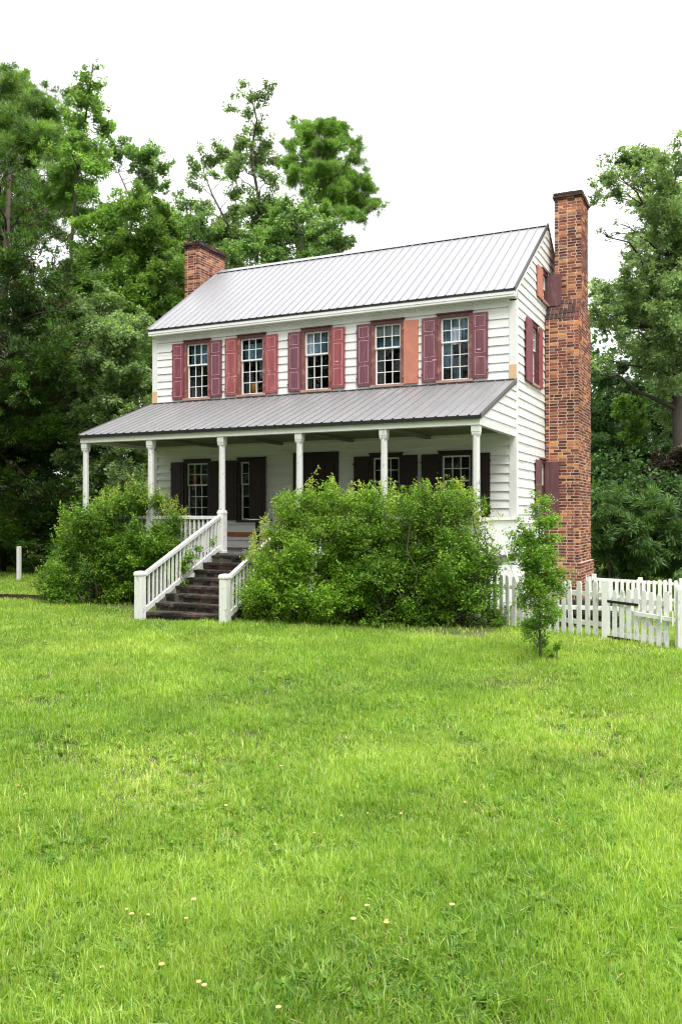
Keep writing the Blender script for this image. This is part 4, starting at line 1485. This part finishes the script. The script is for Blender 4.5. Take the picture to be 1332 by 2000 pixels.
def undergrowth():
    """dark ground-hugging brush at the wood edge"""
    g = rnd(91)
    B = []
    for i in range(90):
        u = g.uniform(-160, 330)
        d = g.uniform(30, 35)
        v = 1003 + FPX * 2.0 / d - g.uniform(0, 150)
        B.append((*at(u, v, d), g.uniform(.5, 1.0)))
    for i in range(24):
        u = g.uniform(1120, 1450)
        d = g.uniform(28, 32)
        B.append((*at(u, g.uniform(930, 1110), d), g.uniform(.6, 1.1)))
    o = crown('undergrowth', B, 'leaf', .17, 60000, M['lf_dark'], None, 92, sub=30, sub_r=.35)
    tag(o, kind='stuff')


undergrowth()


def shrub(name, label, group, d, foot_u, blobs, mat, n, seed, shoots, size=.045, dd=None, shoot_n=34, core=True):
    """evergreen shrub: many stems, leaves thickest at the outside, pale upright new shoots"""
    g = rnd(seed)
    f = at(foot_u, 1100, d)
    f = np.array([f[0], f[1], float(gz(f[0], f[1]))])
    root = thing(name, label, 'shrub', tuple(f), group)
    B = []
    for (u, v, r) in blobs:
        dep = dd(u, v) if dd else d
        dep += g.uniform(-.35, .35)
        c = at(u, v, dep)
        B.append((*c, r * dep / FPX))
        c2 = at(u + g.uniform(-10, 10), v + 6, dep + r * dep / FPX * 1.3)      # back half
        B.append((*c2, r * dep / FPX))
    mb = MB()
    for (x, y, z, r) in B:
        s = f + np.array([(x - f[0]) * .55 + g.normal() * .1, (y - f[1]) * .55 + g.normal() * .1, 0])
        s[2] = float(gz(s[0], s[1])) - .05
        limb(mb, s, (x, y, z), .022, .006, M['stem'], g)
    mb.build('stems', root, smooth=True)
    crown('leaves', B, 'leaf', size, n, M[mat], root, seed + 50, sub=110, sub_r=.30, shell=.45, aspect=.5, flat=.95, up_bias=.9, rise=.45, spread=.34, droop=0, planar=.45, kids=6, bough=(1.0, .9))
    # upright new growth
    vs, ts = [], []
    for (u, v, ln) in shoots:
        dep = (dd(u, v) if dd else d) + g.uniform(-.15, .5)
        p = at(u, v, dep)
        ax = unit(np.array([g.normal() * .25, g.normal() * .25, 1.0]))
        k = int(shoot_n * 1.25 * ln / .3)
        t = g.uniform(-.5, 1, k)
        pos = p - ax * ln * (1 - t)[:, None] + g.normal(size=(k, 3)) * (.012 + .030 * (1 - t)[:, None])
        dirs = unit(g.normal(size=(k, 3)) * .8 + ax * .7)
        nr = unit(g.normal(size=(k, 3)) + np.array([0, 0, .6]))
        ln_ = size * .95 * g.uniform(.6, 1.2, k)
        vs.append(leaf_cards(pos, dirs, nr, ln_, ln_ * .5))
        ts.append(np.repeat(np.clip(.5 + .25 * g.normal(size=k), 0, 1), 4))
    if vs:
        V = np.concatenate(vs)
        k = len(V) // 4
        mesh_np('new_shoots', V, np.arange(4 * k), np.full(k, 4), [M['lf_shoot']], tint=np.concatenate(ts), parent=root)
    return root


def dl(u, v):
    return 19.2 + (1 - np.clip((v - 930) / 260, 0, 1)) * .55


def drr(u, v):
    base = 15.75 - (u - 480) * .0005
    return base + (1 - np.clip((v - 930) / 300, 0, 1)) * .55


gs = rnd(5)
sh_l = [(u, 1000 - 70 * math.exp(-((u - 265) / 75) ** 2) + gs.uniform(-12, 25), gs.uniform(.2, .5)) for u in gs.uniform(120, 372, 60)]
shrub('bush', 'large round green bush left of the steps covering the porch railing', 'bushes before the porch', 19.4, 220,
      [(300, 985, 32), (255, 978, 34), (210, 1000, 38), (160, 1025, 34), (115, 1075, 30), (180, 1065, 50), (245, 1055, 50), (310, 1045, 44), (345, 1012, 20), (130, 1130, 40), (200, 1135, 46), (255, 1135, 40), (95, 1150, 26), (320, 1100, 38), (160, 1165, 34), (225, 1168, 30), (345, 1065, 24), (85, 1118, 14), (280, 1100, 40)],
      'lf_shrub', 100000, 31, sh_l, dd=dl, size=.058)
top_r = [(490, 1070), (520, 1030), (560, 985), (600, 955), (640, 955), (700, 960), (760, 968), (820, 965), (880, 958), (920, 972), (950, 1010)]
sh_r = []
for _ in range(210):
    u = gs.uniform(490, 960)
    v = np.interp(u, [a for a, b in top_r], [b for a, b in top_r]) + (gs.uniform(-34, 8) if gs.random() < .45 else gs.uniform(0, 70))
    sh_r.append((u, v, gs.uniform(.2, .5)))
sh_y = [s for s in sh_r if s[0] < 690] + [(622, 912, .34), (604, 932, .3), (640, 930, .3), (690, 938, .3), (590, 960, .3)]
sh_g = [s for s in sh_r if s[0] >= 690] + [(857, 922, .36), (904, 928, .34), (835, 940, .3), (885, 945, .3), (770, 950, .25), (925, 950, .3), (945, 985, .25)]
shrub('bush', 'yellow-green bush right of the steps with tall pale shoots, growing round the stair rail', 'bushes before the porch', 16.7, 570,
      [(560, 985, 26), (600, 975, 26), (640, 972, 28), (560, 1015, 26), (605, 995, 26), (650, 990, 30), (690, 978, 30), (535, 1045, 30), (590, 1040, 46), (655, 1035, 48), (520, 1105, 36), (580, 1110, 52), (650, 1110, 56), (515, 1165, 36), (575, 1165, 44), (640, 1170, 50), (690, 1000, 30), (495, 1195, 20), (600, 1205, 26), (500, 1130, 20), (690, 1075, 40), (530, 1208, 18), (580, 1216, 20), (630, 1218, 22), (675, 1220, 22)],
      'lf_shrub_y', 86000, 32, sh_y, dd=drr, size=.050)
shrub('bush', 'widest deep green bush right of the steps hiding the porch front', 'bushes before the porch', 15.9, 820,
      [(725, 975, 28), (775, 978, 30), (830, 972, 32), (885, 968, 30), (922, 985, 28), (750, 1005, 30), (800, 1005, 32), (860, 1000, 34), (900, 1010, 30), (952, 1110, 26), (960, 1075, 18), (760, 1050, 54), (840, 1050, 58), (905, 1060, 46), (725, 1120, 54), (800, 1130, 60), (880, 1130, 58), (938, 1110, 36), (720, 1190, 44), (790, 1198, 46), (865, 1198, 48), (930, 1180, 42), (965, 1195, 28), (945, 1045, 16), (968, 1150, 18), (690, 1160, 50), (985, 1215, 14), (700, 1045, 40), (720, 1222, 24), (770, 1226, 24), (820, 1228, 24), (870, 1226, 24), (920, 1222, 24), (960, 1222, 20)],
      'lf_shrub', 120000, 33, sh_g, dd=drr, size=.052)

# sapling
SAPB = [(1058, 1258, 12), (1046, 1270, 8), (1050, 962, 11), (1065, 986, 16), (1039, 992, 12), (1055, 1022, 21), (1077, 1012, 13), (1028, 1048, 25), (1006, 1062, 16), (1066, 1058, 21), (999, 1086, 15), (1039, 1092, 31), (1077, 1092, 17), (1061, 1130, 27), (1028, 1132, 22), (1083, 1142, 16), (1017, 1172, 19), (1061, 1180, 22), (1039, 1212, 21), (1072, 1215, 15), (1025, 1240, 9), (992, 1102, 9), (1056, 1245, 13), (1041, 1262, 9), (1072, 1190, 20), (1044, 1150, 25), (1088, 1120, 16), (1091, 1160, 11)]
tree('sapling', 'slender leafy sapling on the lawn between the big bush and the picket fence', None, 11.95, 1055, [(1054, 1220), (1050, 1130), (1052, 1040), (1050, 975)], SAPB, 'leaf', .038, 21000, 'lf_sapling', 'bark_pale', .022,
     seed=41, sub=60, sub_r=.36, shell=.2, thick=.25, base=(2.079, -6.936, G0))
# little volunteer plant growing through the left stair rail, and weeds at the fence foot
for (nm, lab, pts, dpt, nn, sz, mt, sd) in (
        ('weed', 'leafy green weed growing through the left stair railing', [(345, 1128, 16), (360, 1105, 16), (372, 1088, 12), (352, 1142, 10), (390, 1075, 9), (420, 1060, 8)], 17.9, 2600, .05, 'lf_sapling', 51),
        ('weed', 'weeds at the foot of the gate latch post', [(1305, 1250, 9), (1296, 1240, 7), (1318, 1248, 7)], 14.1, 700, .035, 'lf_sapling', 52),
        ('weed', 'weeds at the foot of the picket fence left of the gate', [(1160, 1240, 8), (1148, 1246, 6), (1175, 1246, 5), (1120, 1236, 6), (1100, 1234, 7)], 15.2, 900, .04, 'lf_sapling', 53),
        ('weed', 'small weed beside the foot of the sapling', [(1085, 1268, 9), (1075, 1278, 7), (1092, 1258, 6)], 11.9, 420, .035, 'lf_sapling', 54)):
    g = rnd(sd)
    B = [(*at(u, v, dpt + g.uniform(-.1, .1)), r * dpt / FPX) for u, v, r in pts]
    f = np.array([B[0][0], B[0][1], float(gz(B[0][0], B[0][1]))])
    root = thing(nm, lab, 'plant', tuple(f))
    mb = MB()
    for b in B:
        limb(mb, f, b[:3], .006, .003, M['stem'], g)
    mb.build('stems', root)
    crown('leaves', B, 'leaf', sz, nn, M[mt], root, sd, sub=12, sub_r=.4, shell=.3)

# bare earth bank at the left
m = surf('leaf_litter', (0.022, 0.017, 0.012), 0.95, var=0.6, nscale=12, dirt=(0.05, 0.042, 0.028), dscale=8, bmp=.8, spec=.05)
g = rnd(60)
na, nr_ = 40, 6
V, F = [], []
c = np.array([-11.6, -3.7])
for i in range(nr_):
    for j in range(na):
        a = 2 * math.pi * j / na
        rr = (1 - i / nr_)
        wob = 1 + .12 * math.sin(3 * a + 1) + .08 * math.sin(7 * a)
        x, y = c[0] + 2.6 * rr * wob * math.cos(a), c[1] + .5 * rr * wob * math.sin(a)
        V.append((x, y, float(gz(x, y)) + .005 + .10 * (i / nr_) ** .7 + (g.uniform(-.015, .015) if i else -.02)))
for i in range(nr_ - 1):
    for j in range(na):
        F.append((i * na + j, i * na + (j + 1) % na, (i + 1) * na + (j + 1) % na, (i + 1) * na + j))
F.append(tuple((nr_ - 1) * na + j for j in range(na)))
me = bpy.data.meshes.new('bare_earth')
me.from_pydata(V, [], F)
me.materials.append(m)
o = bpy.data.objects.new('bare_earth', me)
COL.objects.link(o)
tag(o, kind='structure')


# ------------------------------------------------------------------ lawn
def vnoise(x, y, seed, sc):
    g = rnd(seed)
    T = g.random((64, 64))
    X, Y = x / sc, y / sc
    xi, yi = np.floor(X).astype(int), np.floor(Y).astype(int)
    fx, fy = X - xi, Y - yi
    fx, fy = fx * fx * (3 - 2 * fx), fy * fy * (3 - 2 * fy)
    q = lambda a, b: T[a % 64, b % 64]
    return (q(xi, yi) * (1 - fx) + q(xi + 1, yi) * fx) * (1 - fy) + (q(xi, yi + 1) * (1 - fx) + q(xi + 1, yi + 1) * fx) * fy


def lawn():
    g = rnd(1234)
    N = 1700000
    # depth distribution: density falls with distance
    u = g.random(N)
    d0, d1 = 3.3, 40.0
    e = -.75                                  # n(d) ~ d^e  (per metre of depth)
    d = (d0 ** (e + 1) + u * (d1 ** (e + 1) - d0 ** (e + 1))) ** (1 / (e + 1))
    wide = np.where(g.random(N) < .36, g.random(N), 0)     # the lawn thins out gradually to both sides of the frame
    s = g.uniform(-1, 1, N) * (d * (.44 + .35 * wide) + .5 + 6 * wide)
    P = CAM[None, :2] + d[:, None] * FWD[None, :2] + s[:, None] * RIGHT[None, :2]
    x, y = P[:, 0], P[:, 1]
    patch = .5 * vnoise(x, y, 1, 1.1) + .3 * vnoise(x, y, 2, .45) + .2 * vnoise(x, y, 3, 3.0)
    keep = ~((x > -L - .1) & (x < .05) & (y > -PD + .05) & (y < YB)) & ~((x > -6.0) & (x < -4.0) & (y > -5.5) & (y < -2.8))
    keep &= ~((x > .0) & (x < .93) & (y > 2.9) & (y < 5))
    keep &= g.random(N) < np.clip(-.10 + 2.4 * patch, .30, 1)
    c2 = vnoise(x, y, 15, .10) * .6 + vnoise(x, y, 16, .23) * .4
    keep &= (g.random(N) < np.clip(2.6 * c2 - .35, .10, 1)) | (d > 12)
    under = ((x > -3.9) & (x < .75) & (y > -5.25)) | ((x > -9.4) & (x < -6.2) & (y > -4.35) & (y < -2))
    keep &= ~(under & (g.random(N) < .9))
    keep &= ~((((x + 11.6) / 2.4) ** 2 + ((y + 3.7) / .42) ** 2 < 1) & (g.random(N) < .93))
    x, y, d, patch = x[keep], y[keep], d[keep], patch[keep]
    n = len(x)
    clump = vnoise(x, y, 9, .16)
    hgt = (.026 + .048 * np.clip(patch * 1.5 - .25, 0, 1) + .030 * clump) * g.uniform(.5, 1.4, n)
    wd = (.0022 + .00050 * d) * g.uniform(.7, 1.4, n)
    th = g.uniform(0, 2 * math.pi, n)
    lean = np.abs(g.normal(.5, .5, n))
    # coarse tufts: fans of longer, wider blades
    nt_, kb = 13000, 13
    td = 3.3 * (20 / 3.3) ** g.random(nt_)
    ts = g.uniform(-1, 1, nt_) * (td * .44 + .4)
    TP = CAM[None, :2] + td[:, None] * FWD[None, :2] + ts[:, None] * RIGHT[None, :2]
    ok = (TP[:, 1] < -5.8) & (vnoise(TP[:, 0], TP[:, 1], 41, .8) * .6 + vnoise(TP[:, 0], TP[:, 1], 42, .3) * .4 > .42)
    TP, td = TP[ok], td[ok]
    nt_ = len(td)
    tl = np.repeat(g.uniform(.05, .125, nt_), kb)
    x2 = np.repeat(TP[:, 0], kb) + g.normal(size=nt_ * kb) * .010
    y2 = np.repeat(TP[:, 1], kb) + g.normal(size=nt_ * kb) * .010
    d2 = np.repeat(td, kb)
    x, y, d = np.concatenate([x, x2]), np.concatenate([y, y2]), np.concatenate([d, d2])
    hgt = np.concatenate([hgt, tl * g.uniform(.5, 1.2, nt_ * kb)]) * (1 + .012 * (d - 4))
    wd = np.concatenate([wd, (.0042 + .00042 * d2) * g.uniform(.7, 1.4, nt_ * kb)])
    th = np.concatenate([th, g.uniform(0, 2 * math.pi, nt_ * kb)])
    lean = np.concatenate([lean, np.abs(g.normal(.75, .35, nt_ * kb))])
    patch = np.concatenate([patch, np.full(nt_ * kb, .8)])
    clump = np.concatenate([clump, np.repeat(g.uniform(-1.2, 1.4, nt_), kb)])
    z = gz(x, y) - .008
    n = len(x)
    straw = (g.random(n) < (.05 + .38 * np.clip(.58 - patch * 1.15, 0, 1)))
    lean = np.where(straw, lean + .7, lean)
    dx, dy = np.cos(th), np.sin(th)
    sx, sy = -dy, dx
    # face the blade partly at random
    base = np.stack([x, y, z], 1)
    D = np.stack([dx, dy, np.zeros(n)], 1)
    Sd = np.stack([sx, sy, np.zeros(n)], 1)
    Z = np.array([0, 0, 1.0])
    c1, s1 = np.cos(lean * .45), np.sin(lean * .45)
    c2, s2 = np.cos(np.minimum(lean * 1.5, 1.9)), np.sin(np.minimum(lean * 1.5, 1.9))
    mid = base + (Z * c1[:, None] + D * s1[:, None]) * (hgt * .55)[:, None]
    tip = mid + (Z * c2[:, None] + D * s2[:, None]) * (hgt * .6)[:, None]
    hw = (wd / 2)[:, None]
    V = np.stack([base - Sd * hw, base + Sd * hw, mid + Sd * hw * .85, mid - Sd * hw * .85, tip], 1).reshape(-1, 3)
    b = np.arange(n)[:, None] * 5
    F = np.concatenate([b + np.array([[0, 1, 2, 3]]), b + np.array([[3, 2, 4]])], 1).ravel()
    lt = np.tile([4, 3], n)
    big = vnoise(x, y, 21, 1.7) * .5 + vnoise(x, y, 22, .6) * .5
    tint = np.clip(.02 + .40 * big + .44 * g.random(n) + .12 * clump, 0, .84)
    tint = np.where(straw, g.uniform(.93, 1.0, n), tint)
    mat = leaf_mat('grass_blades', [(0, (0.05, 0.15, 0.016)), (.30, (0.165, 0.325, 0.030)), (.62, (0.325, 0.475, 0.055)), (.85, (0.57, 0.67, 0.16)), (.92, (0.62, 0.56, 0.27)), (1, (0.52, 0.44, 0.28))],
                   trans=.30, patch=.14, patch_scale=.8, rough=.38, spec=.5)
    o = mesh_np('grass', V, F, lt, [mat], tint=np.repeat(tint, 5))
    tag(o, kind='stuff')


lawn()


def clover():
    """low broad-leaved weeds in dark green patches"""
    g = rnd(4321)
    N = 60000
    d = 3.5 * (16 / 3.5) ** g.random(N)
    s = g.uniform(-1, 1, N) * (d * .44 + .3)
    P = CAM[None, :2] + d[:, None] * FWD[None, :2] + s[:, None] * RIGHT[None, :2]
    x, y = P[:, 0], P[:, 1]
    pn = vnoise(x, y, 31, .7) * .6 + vnoise(x, y, 32, .25) * .4
    k = (pn > .57) & (y < -5.7)
    x, y, d = x[k], y[k], d[k]
    n = len(x)
    pos = np.stack([x, y, gz(x, y) + g.uniform(.01, .06, n)], 1)
    th = g.uniform(0, 2 * math.pi, n)
    dirs = unit(np.stack([np.cos(th), np.sin(th), g.uniform(-.1, .5, n)], 1))
    nrm = unit(g.normal(size=(n, 3)) * .4 + np.array([0, 0, 1]))
    ln = g.uniform(.012, .026, n) * (1 + .03 * d)
    # flat rosettes of broader weeds
    nr_, kl = 900, 8
    dr_ = 3.5 * (13 / 3.5) ** g.random(nr_)
    sr_ = g.uniform(-1, 1, nr_) * (dr_ * .44 + .3)
    RP = CAM[None, :2] + dr_[:, None] * FWD[None, :2] + sr_[:, None] * RIGHT[None, :2]
    rl = np.repeat(g.uniform(.025, .06, nr_), kl) * g.uniform(.7, 1.2, nr_ * kl)
    tr_ = np.tile(np.arange(kl) * 2.4, nr_) + np.repeat(g.uniform(0, 6, nr_), kl) + g.normal(size=nr_ * kl) * .25
    rx_, ry_ = np.repeat(RP[:, 0], kl), np.repeat(RP[:, 1], kl)
    rp = np.stack([rx_, ry_, gz(rx_, ry_) + g.uniform(.02, .04, nr_ * kl)], 1)
    pos = np.concatenate([pos, rp])
    dirs = np.concatenate([dirs, unit(np.stack([np.cos(tr_), np.sin(tr_), g.uniform(.15, .7, nr_ * kl)], 1))])
    nrm = np.concatenate([nrm, unit(g.normal(size=(nr_ * kl, 3)) * .25 + np.array([0, 0, 1]))])
    ln = np.concatenate([ln, rl])
    n = len(ln)
    V = leaf_cards(pos, dirs, nrm, ln, ln * .5)
    mat = leaf_mat('low_weed_leaves', [(0, (0.08, 0.19, 0.02)), (.5, (0.15, 0.30, 0.03)), (1, (0.26, 0.42, 0.05))], trans=.35, patch=.15)
    o = mesh_np('ground_cover', V, np.arange(4 * n), np.full(n, 4), [mat], tint=np.repeat(g.random(n), 4))
    tag(o, kind='stuff')


clover()
# small pale yellow flower heads in the grass
FL = [(714, 1780), (688, 1802), (752, 1804), (752, 1818), (880, 1795), (377, 1764), (288, 1800), (246, 1798), (256, 1798), (198, 1891), (314, 1888), (386, 1945), (397, 1956), (541, 1975), (665, 1610), (716, 1601), (612, 1636), (536, 1652), (781, 1587), (676, 1484), (440, 1586), (362, 1820), (905, 1577), (200, 1555), (35, 1528), (1180, 1448), (48, 1545), (548, 1508)]
for (u, v) in FL:
    dpt = 2.0 * FPX / (v - 1003)
    p = at(u, v, dpt)
    p[2] = float(gz(p[0], p[1]))
    h = random.uniform(.05, .12)
    r = random.uniform(.009, .016)
    fo = thing('wildflower', 'small pale yellow flower standing in the lawn', 'flower', tuple(p), 'pale yellow flowers in the lawn')
    mb = MB()
    mb.tube([p, p + np.array([.004, .003, h * .6]), p + np.array([.008, -.002, h])], .0018, M['flower_stem'], 5)
    mb.build('stem', fo)
    mb = MB()
    cc = p + np.array([.008, -.002, h])
    for i in range(11):
        a = i * 2 * math.pi / 11
        d1 = np.array([math.cos(a), math.sin(a), .25])
        sd_ = np.array([-math.sin(a), math.cos(a), 0]) * r * .3
        mb.face([cc, cc + d1 * r * .6 + sd_, cc + d1 * r + np.array([0, 0, .002]), cc + d1 * r * .6 - sd_], M['yellow_flower'])
    mb.lathe(cc[0], cc[1], [(cc[2] - .004, r * .25), (cc[2] + .004, r * .4), (cc[2] + .007, r * .2)], M['yellow_flower'], n=8)
    mb.build('flower_head', fo)

for o in list(bpy.data.objects):
    if '_root' in o:
        del o['_root']
